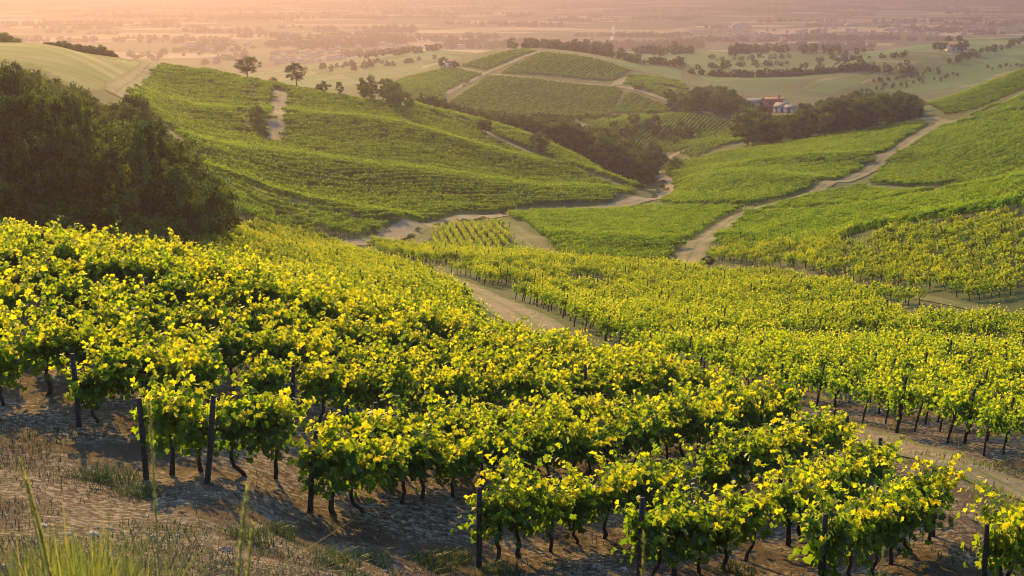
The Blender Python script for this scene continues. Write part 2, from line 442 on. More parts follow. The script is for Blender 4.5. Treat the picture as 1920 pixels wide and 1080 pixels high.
def near_track(x, y, margin=0.4, kinds=None):
    m = np.zeros(np.shape(x), bool)
    for nm, L, kind in TRK:
        lo = L[:, :2].min(0) - 12; hi = L[:, :2].max(0) + 12
        b = (x > lo[0]) & (x < hi[0]) & (y > lo[1]) & (y < hi[1])
        if not b.any(): continue
        xb, yb = x[b], y[b]
        Ls = L[::2]
        d = np.full(len(xb), 1e9)
        for i in range(0, len(xb), 4000):
            D = np.hypot(xb[i:i + 4000, None] - Ls[None, :, 0], yb[i:i + 4000, None] - Ls[None, :, 1]) - Ls[None, :, 2] / 2
            d[i:i + 4000] = D.min(1)
        m[b] |= d < margin
    return m

# cover of each ground vertex: r = bare earth, g = dry pasture, b = far farmland
cov = np.zeros(GX.shape + (3,))
_y = GY
cov[..., 0] = 1 - smooth(62, 80, _y)
MEADOW = P2W([(-60,70,360),(0,80,352),(120,88,372),(285,116,425),(262,140),(225,175),(150,168),(60,120),(-60,120,300)])
cov[..., 1] = inside(GX, GY, MEADOW)
PALE = [P2W(q) for q in ([(1640,112),(1740,92),(1830,95),(1760,112),(1640,135)], [(1500,168),(1560,140),(1640,125),(1700,120),(1600,165)],
        [(1830,140),(1920,128),(1920,138),(1840,158),(1780,172)], [(1170,148),(1200,146),(1275,150),(1290,165),(1240,180),(1190,160)])]
for q in PALE: cov[..., 1] = np.maximum(cov[..., 1], inside(GX, GY, q) * .6)
cov[..., 2] = smooth(900, 1050, _y)
cov4 = np.zeros(GX.shape)
for val, q in ((.9, [(1285,102),(1340,96),(1400,106),(1440,126),(1380,150),(1330,152),(1288,130)]), (.55, [(1425,119),(1500,101),(1600,106),(1640,121),(1560,136),(1480,152)]),
               (.75, [(1600,172),(1720,137),(1900,106),(1930,120),(1800,162),(1700,174)]), (.45, [(1330,152),(1400,150),(1450,132),(1500,150),(1440,172),(1340,172)]),
               (1.0, [(600,120),(690,112),(760,112),(700,132),(620,140)]), (.6, [(640,142),(740,118),(800,112),(760,140),(690,150)]), (.7, [(1120,112),(1200,118),(1280,130),(1280,150),(1200,132)]),
               (.8, [(1500,172),(1560,150),(1640,136),(1600,162),(1560,176)])):
    cov4 = np.where(inside(GX, GY, P2W(q)), val, cov4) 

def ground_material():
    m, nt, nd, lk, out = new_mat('land')
    geo = nd.new('ShaderNodeNewGeometry')
    at = nd.new('ShaderNodeAttribute'); at.attribute_name = 'cover'
    sep = nd.new('ShaderNodeSeparateColor'); lk.new(at.outputs['Color'], sep.inputs[0])
    def noise(scale, detail=5, rough=.6):
        n = nd.new('ShaderNodeTexNoise'); n.inputs['Scale'].default_value = scale; n.inputs['Detail'].default_value = detail
        n.inputs['Roughness'].default_value = rough; lk.new(geo.outputs['Position'], n.inputs['Vector']); return n
    def mix(f, a, b):
        x = nd.new('ShaderNodeMix'); x.data_type = 'RGBA'
        (lk.new(f, x.inputs[0]) if not isinstance(f, float) else setattr(x.inputs[0], 'default_value', f))
        lk.new(a, x.inputs[6]); lk.new(b, x.inputs[7]); return x.outputs[2]
    # bare vineyard earth: grey clay with brown litter
    n1 = noise(0.45, 6); n2 = noise(7, 6, .7); n3 = noise(45, 4, .7)
    e1 = ramp(nd, [(.34, (.028, .019, .012)), (.48, (.088, .064, .039)), (.62, (.29, .24, .17))]); lk.new(n2.outputs[0], e1.inputs[0])
    e2 = ramp(nd, [(.35, (.030, .020, .011)), (.65, (.095, .064, .034))]); lk.new(n3.outputs[0], e2.inputs[0])
    ef = ramp(nd, [(.40, (0, 0, 0)), (.52, (1, 1, 1))]); lk.new(n1.outputs[0], ef.inputs[0])
    earth = mix(ef.outputs[0], e2.outputs[0], e1.outputs[0])
    # grass between rows and on slopes
    g1 = noise(0.05, 6); g2 = noise(1.3, 4)
    gr = ramp(nd, [(.3, (.035, .055, .014)), (.55, (.065, .085, .022)), (.75, (.12, .115, .042))]); lk.new(g2.outputs[0], gr.inputs[0])
    gr2 = ramp(nd, [(.35, (.045, .07, .018)), (.65, (.10, .105, .035))]); lk.new(g1.outputs[0], gr2.inputs[0])
    grass = mix(0.5, gr.outputs[0], gr2.outputs[0])
    # dry pasture
    mp = nd.new('ShaderNodeMapping'); mp.inputs['Scale'].default_value = (.02, .06, .05); mp.inputs['Rotation'].default_value = (0, 0, .4)
    lk.new(geo.outputs['Position'], mp.inputs[0]); nm = nd.new('ShaderNodeTexNoise'); nm.inputs['Scale'].default_value = 1; nm.inputs['Detail'].default_value = 6
    lk.new(mp.outputs[0], nm.inputs['Vector'])
    past = ramp(nd, [(.35, (.06, .10, .022)), (.5, (.125, .15, .04)), (.68, (.26, .235, .10))]); lk.new(nm.outputs[0], past.inputs[0])
    # far farmland: patchwork of long fields
    def patch(scale, rot, seed):
        mpp = nd.new('ShaderNodeMapping'); mpp.inputs['Scale'].default_value = (scale, scale * 1.25, 0); mpp.inputs['Rotation'].default_value = (0, 0, rot); mpp.inputs['Location'].default_value = (seed, seed * .7, 0)
        lk.new(geo.outputs['Position'], mpp.inputs[0])
        v = nd.new('ShaderNodeTexVoronoi'); v.distance = 'CHEBYCHEV'; v.inputs['Scale'].default_value = 1; v.inputs['Randomness'].default_value = .85
        lk.new(mpp.outputs[0], v.inputs['Vector']); s = nd.new('ShaderNodeSeparateColor'); lk.new(v.outputs['Color'], s.inputs[0]); return s
    s1 = patch(1 / 210., .35, 3.3); s2 = patch(1 / 70., .9, 1.1)
    f1 = ramp(nd, [(0, (.05, .085, .03)), (.3, (.08, .11, .035)), (.45, (.42, .33, .15)), (.60, (.06, .09, .03)), (.74, (.60, .48, .25)), (.88, (.15, .16, .07))], 'CONSTANT'); lk.new(s1.outputs[0], f1.inputs[0])
    f2 = ramp(nd, [(0, (.020, .075, .016)), (.3, (.05, .14, .03)), (.55, (.13, .17, .055)), (.68, (.028, .09, .020)), (.85, (.075, .16, .035))], 'CONSTANT'); lk.new(s2.outputs[0], f2.inputs[0])
    pos = nd.new('ShaderNodeSeparateXYZ'); lk.new(geo.outputs['Position'], pos.inputs[0])
    mr = nd.new('ShaderNodeMapRange'); mr.inputs[1].default_value = 1600; mr.inputs[2].default_value = 2600; lk.new(pos.outputs['Y'], mr.inputs[0])
    far = mix(mr.outputs[0], f2.outputs[0], f1.outputs[0])
    c = mix(sep.outputs[1], grass, past.outputs[0])
    c = mix(sep.outputs[0], c, earth)
    inv = nd.new('ShaderNodeMath'); inv.operation = 'SUBTRACT'; inv.inputs[0].default_value = 1.0; lk.new(sep.outputs[1], inv.inputs[1])
    ff = nd.new('ShaderNodeMath'); ff.operation = 'MULTIPLY'; lk.new(sep.outputs[2], ff.inputs[0]); lk.new(inv.outputs[0], ff.inputs[1])
    c = mix(ff.outputs[0], c, far)
    # far vineyards: even green, a little lighter or darker by field
    fv = ramp(nd, [(.4, (.030, .085, .016)), (.7, (.060, .125, .022)), (1, (.085, .15, .030))]); lk.new(at.outputs['Alpha'], fv.inputs[0])
    gt = nd.new('ShaderNodeMath'); gt.operation = 'MULTIPLY'; gt.inputs[1].default_value = 2.4; gt.use_clamp = True; lk.new(at.outputs['Alpha'], gt.inputs[0])
    c = mix(gt.outputs[0], c, fv.outputs[0])
    p = nd.new('ShaderNodeBsdfPrincipled'); p.inputs['Roughness'].default_value = .95; p.inputs['Specular IOR Level'].default_value = .1
    lk.new(c, p.inputs['Base Color'])
    ad = nd.new('ShaderNodeMath'); ad.operation = 'ADD'; lk.new(n2.outputs[0], ad.inputs[0]); lk.new(n3.outputs[0], ad.inputs[1])
    b = nd.new('ShaderNodeBump'); b.inputs['Distance'].default_value = .07; b.inputs['Strength'].default_value = .7
    lk.new(ad.outputs[0], b.inputs['Height']); lk.new(b.outputs[0], p.inputs['Normal'])
    lk.new(p.outputs[0], out.inputs['Surface'])
    return m
M_LAND = ground_material()

def build_ground():
    nr, nc = GX.shape
    V = np.stack([GX, GY, GZ], -1).reshape(-1, 3)
    i = np.arange(nr - 1)[:, None] * nc; j = np.arange(nc - 1)[None, :]
    q = np.stack([i + j, i + j + 1, i + nc + j + 1, i + nc + j], -1).reshape(-1, 4)
    # the bank behind the camera continues the sheet
    xs = np.array([-400, -60, -20, -8, -3, -1.5, 1.5, 3, 8, 20, 60, 400.]); ys = np.array([1.5, 0., -4, -15, -60, -250])
    bx, by = np.meshgrid(xs, ys); bz = np.where(by > 1, -1.75 - np.clip(np.abs(bx) - 1.5, 0, 300) * .02, -1.45 - np.abs(bx) * .02 + np.minimum(-by * .03, 3))
    n0 = len(V); V = np.concatenate([V, np.stack([bx, by, bz], -1).reshape(-1, 3)])
    nb = len(xs); i = np.arange(len(ys) - 1)[:, None] * nb; j = np.arange(nb - 1)[None, :]
    q2 = n0 + np.stack([i + j, i + nb + j, i + nb + j + 1, i + j + 1], -1).reshape(-1, 4)
    me = mesh_from('ground', V, [np.concatenate([q, q2])], M_LAND, True)
    c = np.concatenate([cov.reshape(-1, 3), np.tile([1., 0, 0], (len(V) - n0, 1))])
    c4 = np.concatenate([c, np.concatenate([cov4.ravel(), np.zeros(len(V) - n0)])[:, None]], 1).astype(np.float32)
    at = me.color_attributes.new('cover', 'FLOAT_COLOR', 'POINT'); at.data.foreach_set('color', c4.ravel())
    o = link(bpy.data.objects.new('ground', me)); tag(o, kind='structure')
build_ground()

def track_material(name, a, b, mid, grassy):
    """worn earth with a green strip between the wheel tracks"""
    m, nt, nd, lk, out = new_mat(name)
    geo = nd.new('ShaderNodeNewGeometry')
    at = nd.new('ShaderNodeAttribute'); at.attribute_name = 'across'
    n = nd.new('ShaderNodeTexNoise'); n.inputs['Scale'].default_value = 1.1; n.inputs['Detail'].default_value = 8; n.inputs['Roughness'].default_value = .7
    lk.new(geo.outputs['Position'], n.inputs['Vector'])
    n2 = nd.new('ShaderNodeTexNoise'); n2.inputs['Scale'].default_value = .25; n2.inputs['Detail'].default_value = 5; lk.new(geo.outputs['Position'], n2.inputs['Vector'])
    n3 = nd.new('ShaderNodeTexNoise'); n3.inputs['Scale'].default_value = 5.5; n3.inputs['Detail'].default_value = 5; n3.inputs['Roughness'].default_value = .7; lk.new(geo.outputs['Position'], n3.inputs['Vector'])
    av = nd.new('ShaderNodeMath'); av.operation = 'MULTIPLY_ADD'; av.inputs[1].default_value = .5; hv = nd.new('ShaderNodeMath'); hv.operation = 'MULTIPLY'; hv.inputs[1].default_value = .5; lk.new(n3.outputs[0], hv.inputs[0]); lk.new(n.outputs[0], av.inputs[0]); lk.new(hv.outputs[0], av.inputs[2])
    r = ramp(nd, [(.38, a), (.62, b)]); lk.new(av.outputs[0], r.inputs[0])
    rg = ramp(nd, [(.35, mid), (.7, tuple(x * 1.7 for x in mid))]); lk.new(n.outputs[0], rg.inputs[0])
    # strip mask: centre and edges grow grass
    pr = ramp(nd, [(0.0, (1, 1, 1)), (.10, (.55, .55, .55)), (.2, (0, 0, 0)), (.40, (0, 0, 0)), (.5, (.8, .8, .8)), (.6, (0, 0, 0)), (.8, (0, 0, 0)), (.9, (.55, .55, .55)), (1, (1, 1, 1))]); lk.new(at.outputs['Fac'], pr.inputs[0])
    mu = nd.new('ShaderNodeMath'); mu.operation = 'MULTIPLY_ADD'; mu.inputs[1].default_value = grassy
    s = nd.new('ShaderNodeMath'); s.operation = 'MULTIPLY_ADD'; s.inputs[1].default_value = 2.4; s.inputs[2].default_value = -1.02
    lk.new(n2.outputs[0], s.inputs[0]); lk.new(pr.outputs[0], mu.inputs[0]); lk.new(s.outputs[0], mu.inputs[2]); mu.use_clamp = True
    mx = nd.new('ShaderNodeMix'); mx.data_type = 'RGBA'; lk.new(mu.outputs[0], mx.inputs[0]); lk.new(r.outputs[0], mx.inputs[6]); lk.new(rg.outputs[0], mx.inputs[7])
    p = nd.new('ShaderNodeBsdfPrincipled'); p.inputs['Roughness'].default_value = .95; p.inputs['Specular IOR Level'].default_value = .1
    lk.new(mx.outputs[2], p.inputs['Base Color'])
    b_ = nd.new('ShaderNodeBump'); b_.inputs['Distance'].default_value = .15; b_.inputs['Strength'].default_value = .7
    lk.new(n.outputs[0], b_.inputs['Height']); lk.new(b_.outputs[0], p.inputs['Normal'])
    lk.new(p.outputs[0], out.inputs['Surface'])
    return m
M_TRK = {'dirt': track_material('track_dirt', (.11, .078, .044), (.27, .21, .14), (.07, .085, .02), .8),
         'pale': track_material('track_pale', (.17, .135, .085), (.28, .225, .15), (.08, .09, .03), .4),
         'grassy': track_material('track_grassy', (.14, .12, .06), (.24, .20, .115), (.065, .08, .024), .9),
         'meadow': track_material('track_meadow', (.085, .09, .028), (.15, .14, .055), (.055, .075, .018), .9)}

def build_tracks():
    for nm, L, kind in TRK:
        T = np.gradient(L[:, :2], axis=0); T /= np.linalg.norm(T, axis=1)[:, None] + 1e-9
        N = np.stack([-T[:, 1], T[:, 0]], 1)
        k = 9; fr = np.linspace(-.5, .5, k)
        wob = 1 + .16 * vnoise(L[:, 0] / 2.3, L[:, 1] / 2.3, 9)
        XY = L[:, None, :2] + N[:, None, :] * (fr[None, :, None] * (L[:, 2] * wob)[:, None, None])
        z = ground(XY[..., 0], XY[..., 1]) + .015 + np.minimum(.0004 * XY[..., 1], .14)
        V = np.concatenate([XY, z[..., None]], -1).reshape(-1, 3)
        n = len(L); i = np.arange(n - 1)[:, None] * k; j = np.arange(k - 1)[None, :]
        q = np.stack([i + j, i + k + j, i + k + j + 1, i + j + 1], -1).reshape(-1, 4)
        me = mesh_from(nm, V, [q], M_TRK[kind], True)
        if me.polygons[0].normal.z < 0: me.flip_normals()
        at = me.attributes.new('across', 'FLOAT', 'POINT'); at.data.foreach_set('value', np.tile(fr + .5, n).astype(np.float32))
        tag(link(bpy.data.objects.new(nm, me)), kind='structure')
build_tracks()
# ------------------------------------------------------------------ vines
LEAF = np.array([(0, -.05), (.26, -.22), (.50, -.02), (.40, .20), (.52, .48), (.26, .50), (0, .80), (-.26, .50), (-.52, .48), (-.40, .20), (-.50, -.02), (-.26, -.22)])

def leaves_mesh(P, N, S, tint, rg, detail=True):
    """vine leaves at P facing N with size S: lobed and folded when near, plain kites when far"""
    n = len(P)
    N = N / (np.linalg.norm(N, axis=1)[:, None] + 1e-9)
    R = rg.normal(size=(n, 3)); R[:, 2] -= 1.2                     # tips hang down
    T = R - (R * N).sum(1)[:, None] * N; T /= np.linalg.norm(T, axis=1)[:, None] + 1e-9
    B = np.cross(N, T)
    if detail:
        O = LEAF; k = len(O)
        fold = rg.uniform(.05, .55, n); curl = rg.uniform(-.1, .5, n)
        x = O[None, :, 0] * rg.uniform(.85, 1.1, (n, 1)); y = O[None, :, 1] + 0 * x
        z = fold[:, None] * np.abs(x) - curl[:, None] * y ** 2 + rg.normal(0, .03, (n, k))
        cen = np.zeros((n, 1)); x = np.concatenate([x, cen], 1); y = np.concatenate([y, cen + .2], 1); z = np.concatenate([z, cen], 1)
        V = P[:, None] + S[:, None, None] * (x[..., None] * B[:, None] + y[..., None] * T[:, None] + z[..., None] * N[:, None])
        i = np.arange(n)[:, None] * (k + 1); j = np.arange(k)[None, :]
        t = np.stack([i + k + 0 * j, i + j, i + (j + 1) % k], -1).reshape(-1, 3)
        return V.reshape(-1, 3), t, np.repeat(tint, k)
    f = rg.uniform(.0, .5, n)
    c = [(0, -.1, 0), (.5, .3, 1), (0, .8, 0), (-.5, .3, 1)]
    V = np.stack([P + S[:, None] * (a * B + b * T + (d * f)[:, None] * N) for a, b, d in c], 1)
    i = np.arange(n)[:, None] * 4
    t = np.concatenate([i + np.array([[0, 1, 2]]), i + np.array([[0, 2, 3]])], 1).reshape(-1, 3)
    return V.reshape(-1, 3), t, np.repeat(tint, 2)

def vine_foliage(rg, length=1.1, shoots=15, per=15, fill=110, leaf=.125, detail=True, width=.34, tall=1.0, tall_p=.2, stems=None):
    P, N, S, C = [], [], [], []
    for k in range(shoots):
        x0 = rg.uniform(-length / 2, length / 2); p = np.array([x0, rg.normal(0, .07), rg.uniform(.85, 1.15)])
        side = rg.choice([-1, 1]); out = abs(rg.normal(.18, .22)) * side
        d = np.array([rg.normal(0, .28), out, 1.0]); ln = rg.uniform(.55, .95) * tall
        if rg.random() < tall_p: ln *= 1.5; d[1] *= .4
        so = rg.normal(0, .13); droop = rg.uniform(.0, 1.1) * (1 if abs(out) > .25 else .3)
        d /= np.linalg.norm(d); pts = [p.copy()]
        for s in range(per):
            f = s / (per - 1)
            p = p + d * ln / per; d = d + np.array([0, side * .05, -droop * .16 * f]) ; d /= np.linalg.norm(d)
            pts.append(p.copy())
            o = rg.normal(0, 1, 3); o[2] *= .5; o /= np.linalg.norm(o)
            P.append(p + o * leaf * .42); nn = o * .8 + np.array([0, .5 * side, .55]) + rg.normal(0, .35, 3); N.append(nn)
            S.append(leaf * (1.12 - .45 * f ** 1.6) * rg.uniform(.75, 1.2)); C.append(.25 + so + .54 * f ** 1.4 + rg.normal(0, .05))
        if stems is not None: stems.tube(pts[::3], np.linspace(.006, .003, len(pts[::3])), 3, False)
    m = fill
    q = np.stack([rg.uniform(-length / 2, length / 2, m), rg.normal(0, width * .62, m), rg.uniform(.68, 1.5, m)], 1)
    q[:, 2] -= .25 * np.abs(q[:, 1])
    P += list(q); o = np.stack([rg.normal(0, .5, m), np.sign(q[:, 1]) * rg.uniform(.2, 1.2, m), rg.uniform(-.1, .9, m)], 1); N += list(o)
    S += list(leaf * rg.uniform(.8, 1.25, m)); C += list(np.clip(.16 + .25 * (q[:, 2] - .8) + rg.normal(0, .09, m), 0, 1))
    return leaves_mesh(np.array(P), np.array(N), np.array(S), np.clip(np.array(C), 0, 1), rg, detail)

def vine_stem(rg, mb, length=1.1, r=.042):
    lx, ly = rg.normal(0, .13), rg.normal(0, .05)
    z = np.linspace(0, .92, 6)
    P = np.stack([lx * np.sin(z * 2.2) + rg.normal(0, .018, 6), ly * z + rg.normal(0, .018, 6), z - .06], 1)
    mb.tube(P, np.linspace(r * 1.15, r * .7, 6) * rg.uniform(.85, 1.2, 6), 6)
    for s in (-1, 1):
        e = np.stack([np.linspace(P[-1, 0], s * length / 2, 4), np.linspace(P[-1, 1], 0, 4), .88 + np.array([0, .08, .06, .05])], 1)
        mb.tube(e, np.linspace(r * .6, r * .3, 4), 5)

PROT = []
for s in range(9):
    rg = np.random.default_rng(100 + s)
    root = bpy.data.objects.new('grapevine', None); root.empty_display_size = .2
    mb = MB(); vine_stem(rg, mb)
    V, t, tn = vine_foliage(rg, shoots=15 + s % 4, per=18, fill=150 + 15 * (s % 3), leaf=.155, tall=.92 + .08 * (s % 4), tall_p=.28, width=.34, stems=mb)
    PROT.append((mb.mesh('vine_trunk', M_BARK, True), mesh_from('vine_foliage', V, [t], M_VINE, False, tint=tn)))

def spans(o, d, D):
    return o + d * D

# rows of the near vineyard: left end (X, Y), all running the same way
ROWDIR = np.array([.59, .81]); ROWDIR /= np.linalg.norm(ROWDIR)
ENDS = [(8.9, 25.0), (5.75, 24.6), (2.35, 24.4), (-.62, 25.2), (-4.0, 26.6), (-6.9, 25.4), (-9.3, 29.2), (-11.8, 30.6), (-15.4, 30.2), (-18.7, 31)]
for k in range(1, 14): ENDS.append((-18.7 - 3.15 * k, 31 + .6 * k))
NEARTRK = TRK[0][1]
vn = []          # x, y, row, place in row
posts_xy = []
row_ext = []
for r, (ex, ey) in enumerate(ENDS):
    rg = np.random.default_rng(500 + r)
    L = 62.0
    s = np.arange(.55, L, .98) + rg.normal(0, .10, len(np.arange(.55, L, .98)))
    wob = .12 * vnoise(s / 6, np.full_like(s, r * 3.3), 4)
    X = ex + ROWDIR[0] * s - ROWDIR[1] * wob; Y = ey + ROWDIR[1] * s + ROWDIR[0] * wob
    s = np.sort(s); ok = (~near_track(X, Y, 1.2)) & (Y < 71) & (X < (11 if r == 0 else 9.6))
    # keep only the run before the track
    cut = np.argmax(~ok) if (~ok).any() else len(ok)
    X, Y, s = X[:cut], Y[:cut], s[:cut]
    keep = (np.abs(X / Y) < .40) & (rg.random(len(X)) > .03)
    for x, y, q in zip(X[keep], Y[keep], s[keep]): vn.append((x, y, r, q))
    if len(s):
        row_ext.append((ex, ey, s[-1] + .6))
        pq = np.concatenate([[0.0], np.arange(6.4, s[-1], 6.8), [s[-1] + .5]])
        for q in pq:
            x, y = ex + ROWDIR[0] * q, ey + ROWDIR[1] * q
            if abs(x / y) < .39: posts_xy.append((x, y, r, q))
vn = np.array(vn)
dist = np.hypot(vn[:, 0], vn[:, 1])
vis = np.abs(vn[:, 0] / vn[:, 1]) < .385
order = np.argsort(dist + np.where(vis, 0, 1000))
NIND = 296
VGROUP = 'grapevines standing in the foreground vineyard rows'
VLABEL = 'leafy grapevine with dark crooked trunk and yellow shoots in the foreground vineyard rows'
first_of_row = {}
for i in order[:NIND]:
    x, y, r, q = vn[i]; k = int(rng.integers(0, len(PROT)))
    z = float(ground(x, y)) - .02
    a = math.atan2(ROWDIR[1], ROWDIR[0]) + (math.pi if rng.random() < .5 else 0) + rng.normal(0, .08)
    sc = rng.uniform(.92, 1.1)
    root = thing('grapevine', (x, y, z), VLABEL, 'grapevine', VGROUP, a)
    root.scale = (sc * 1.04, sc * rng.uniform(.9, 1.15), sc * rng.uniform(.82, 1.04))
    tr = link(bpy.data.objects.new('trunk', PROT[k][0]), root); fo = link(bpy.data.objects.new('foliage', PROT[k][1]), root)
    if y < 40 and (int(r) not in first_of_row or q < first_of_row[int(r)][0]): first_of_row[int(r)] = (q, root)
REST = vn[order[NIND:]]

# posts
POSTS = []
for s in range(4):
    rg = np.random.default_rng(900 + s)
    mb = MB(); h = [1.62, 1.5, 1.7, 1.55][s]; w = .055
    z = np.linspace(-.25, h, 5)
    P = np.stack([rg.normal(0, .008, 5), rg.normal(0, .008, 5), z], 1)
    mb.tube(P, np.array([.06, .058, .055, .055, .05]), 7)
    mb.tube([(-.055, 0, h * .92), (.055, 0, h * .92)], .006, 4)          # the staple that holds the wire
    POSTS.append(mb.mesh('vineyard_post', M_POST))
ROWNAME = {0: 'the rightmost foreground row, cut off by the lower right corner', 1: 'the second row from the right, at the bottom edge'}
pd = sorted(posts_xy, key=lambda p: math.hypot(p[0], p[1]))
ENDLAB = {0: 'dark wooden post at the near end of the rightmost row, behind hanging leaves',
          1: 'dark wooden end post low in the front leaves of the row at bottom right',
          2: 'dark wooden end post inside the bushy front of the bottom centre row',
          3: 'bare dark end post standing clear of leaves beside the bottom centre row',
          4: 'dark wooden end post rising from the front of the row left of centre',
          5: 'tall dark end post left of the short hanging vine, behind the grass stalk',
          6: 'leaning dark end post of the row at the far left, over bare brown earth'}
for x, y, r, q in pd[:130]:
    o = bpy.data.objects.new('vineyard_post', POSTS[int(rng.integers(0, 4))]); link(o, None, (x, y, float(ground(x, y))))
    o.rotation_euler = (rng.normal(0, .04), rng.normal(0, .05), rng.uniform(0, 6)); 
    if q == 0.0 and r in ENDLAB: tag(o, ENDLAB[r], 'post')
    else: tag(o, 'dark wooden vineyard post standing among the leaves of the foreground rows', 'post', 'posts inside the foreground vine rows')
# a leaning prop in the gap of the second row from the left
px, py = hit(388, 908); o = bpy.data.objects.new('vineyard_post', POSTS[2]); link(o, None, (float(px[0]), float(py[0]), float(ground(px, py)[0])))
o.rotation_euler = (0, .16, 1); tag(o, 'dark bare post leaning to the right in the gap between two vines', 'post')

# wires along the first rows
for r, (ex, ey, ln) in enumerate(row_ext[:9]):
    q = np.arange(0, min(ln, 34), 1.3)
    X, Y = ex + ROWDIR[0] * q, ey + ROWDIR[1] * q
    mb = MB(); mb.tube(np.stack([X, Y, ground(X, Y) + 1.02], 1), .005, 4)
    o = mb.build('trellis_wire', M_WIRE); tag(o, 'thin steel wire strung along a foreground row of vines', 'wire', 'trellis wires of the foreground rows')

# ---- every vine beyond the first rows, as one mass
def far_proto(name, seed, length, n_shoot, per, fill, leaf, width, mat, trunk=True, posts=False, tall=.9):
    rg = np.random.default_rng(seed)
    V, t, tn = vine_foliage(rg, length=length, shoots=n_shoot, per=per, fill=fill, leaf=leaf, detail=False, width=width, tall=tall, tall_p=.12)
    mb = MB()
    for x in np.arange(-length / 2 + .5, length / 2, 1.0):
        mb.tube([(x, 0, -.3), (x + .05, 0, .45), (x + rg.normal(0, .1), 0, 1)], [.05, .045, .03], 4, False)
    if posts: mb.tube([(0, 0, -.3), (rg.normal(0, .06), .02, 1.75)], .05, 5)
    Vs = np.concatenate(mb.v); qs = np.concatenate(mb.q); ts = np.concatenate(mb.t) if mb.t else np.zeros((0, 3), int)
    n0 = len(V); T = np.concatenate([t, ts + n0, qs[:, [0, 1, 2]] + n0, qs[:, [0, 2, 3]] + n0])
    mi = np.concatenate([np.zeros(len(t)), np.ones(len(T) - len(t))])
    me = mesh_from(name, np.concatenate([V, Vs]), [T], [mat, M_BARK], False, midx=mi, tint=np.concatenate([tn * .88, np.zeros(len(T) - len(t))]))
    return bpy.data.objects.new(name, me)

PC = bpy.data.collections.new('vine_kinds')
kinds = []
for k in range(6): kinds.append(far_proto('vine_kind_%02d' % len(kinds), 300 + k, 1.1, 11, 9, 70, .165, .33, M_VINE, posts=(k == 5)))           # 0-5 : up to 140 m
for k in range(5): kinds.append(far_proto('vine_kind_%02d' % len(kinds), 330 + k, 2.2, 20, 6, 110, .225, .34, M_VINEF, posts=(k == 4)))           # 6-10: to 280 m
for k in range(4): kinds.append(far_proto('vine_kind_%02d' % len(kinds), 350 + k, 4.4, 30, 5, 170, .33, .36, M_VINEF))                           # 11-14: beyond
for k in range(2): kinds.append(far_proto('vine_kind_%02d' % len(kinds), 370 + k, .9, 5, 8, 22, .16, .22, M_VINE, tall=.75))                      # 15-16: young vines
for o in kinds: PC.objects.link(o)

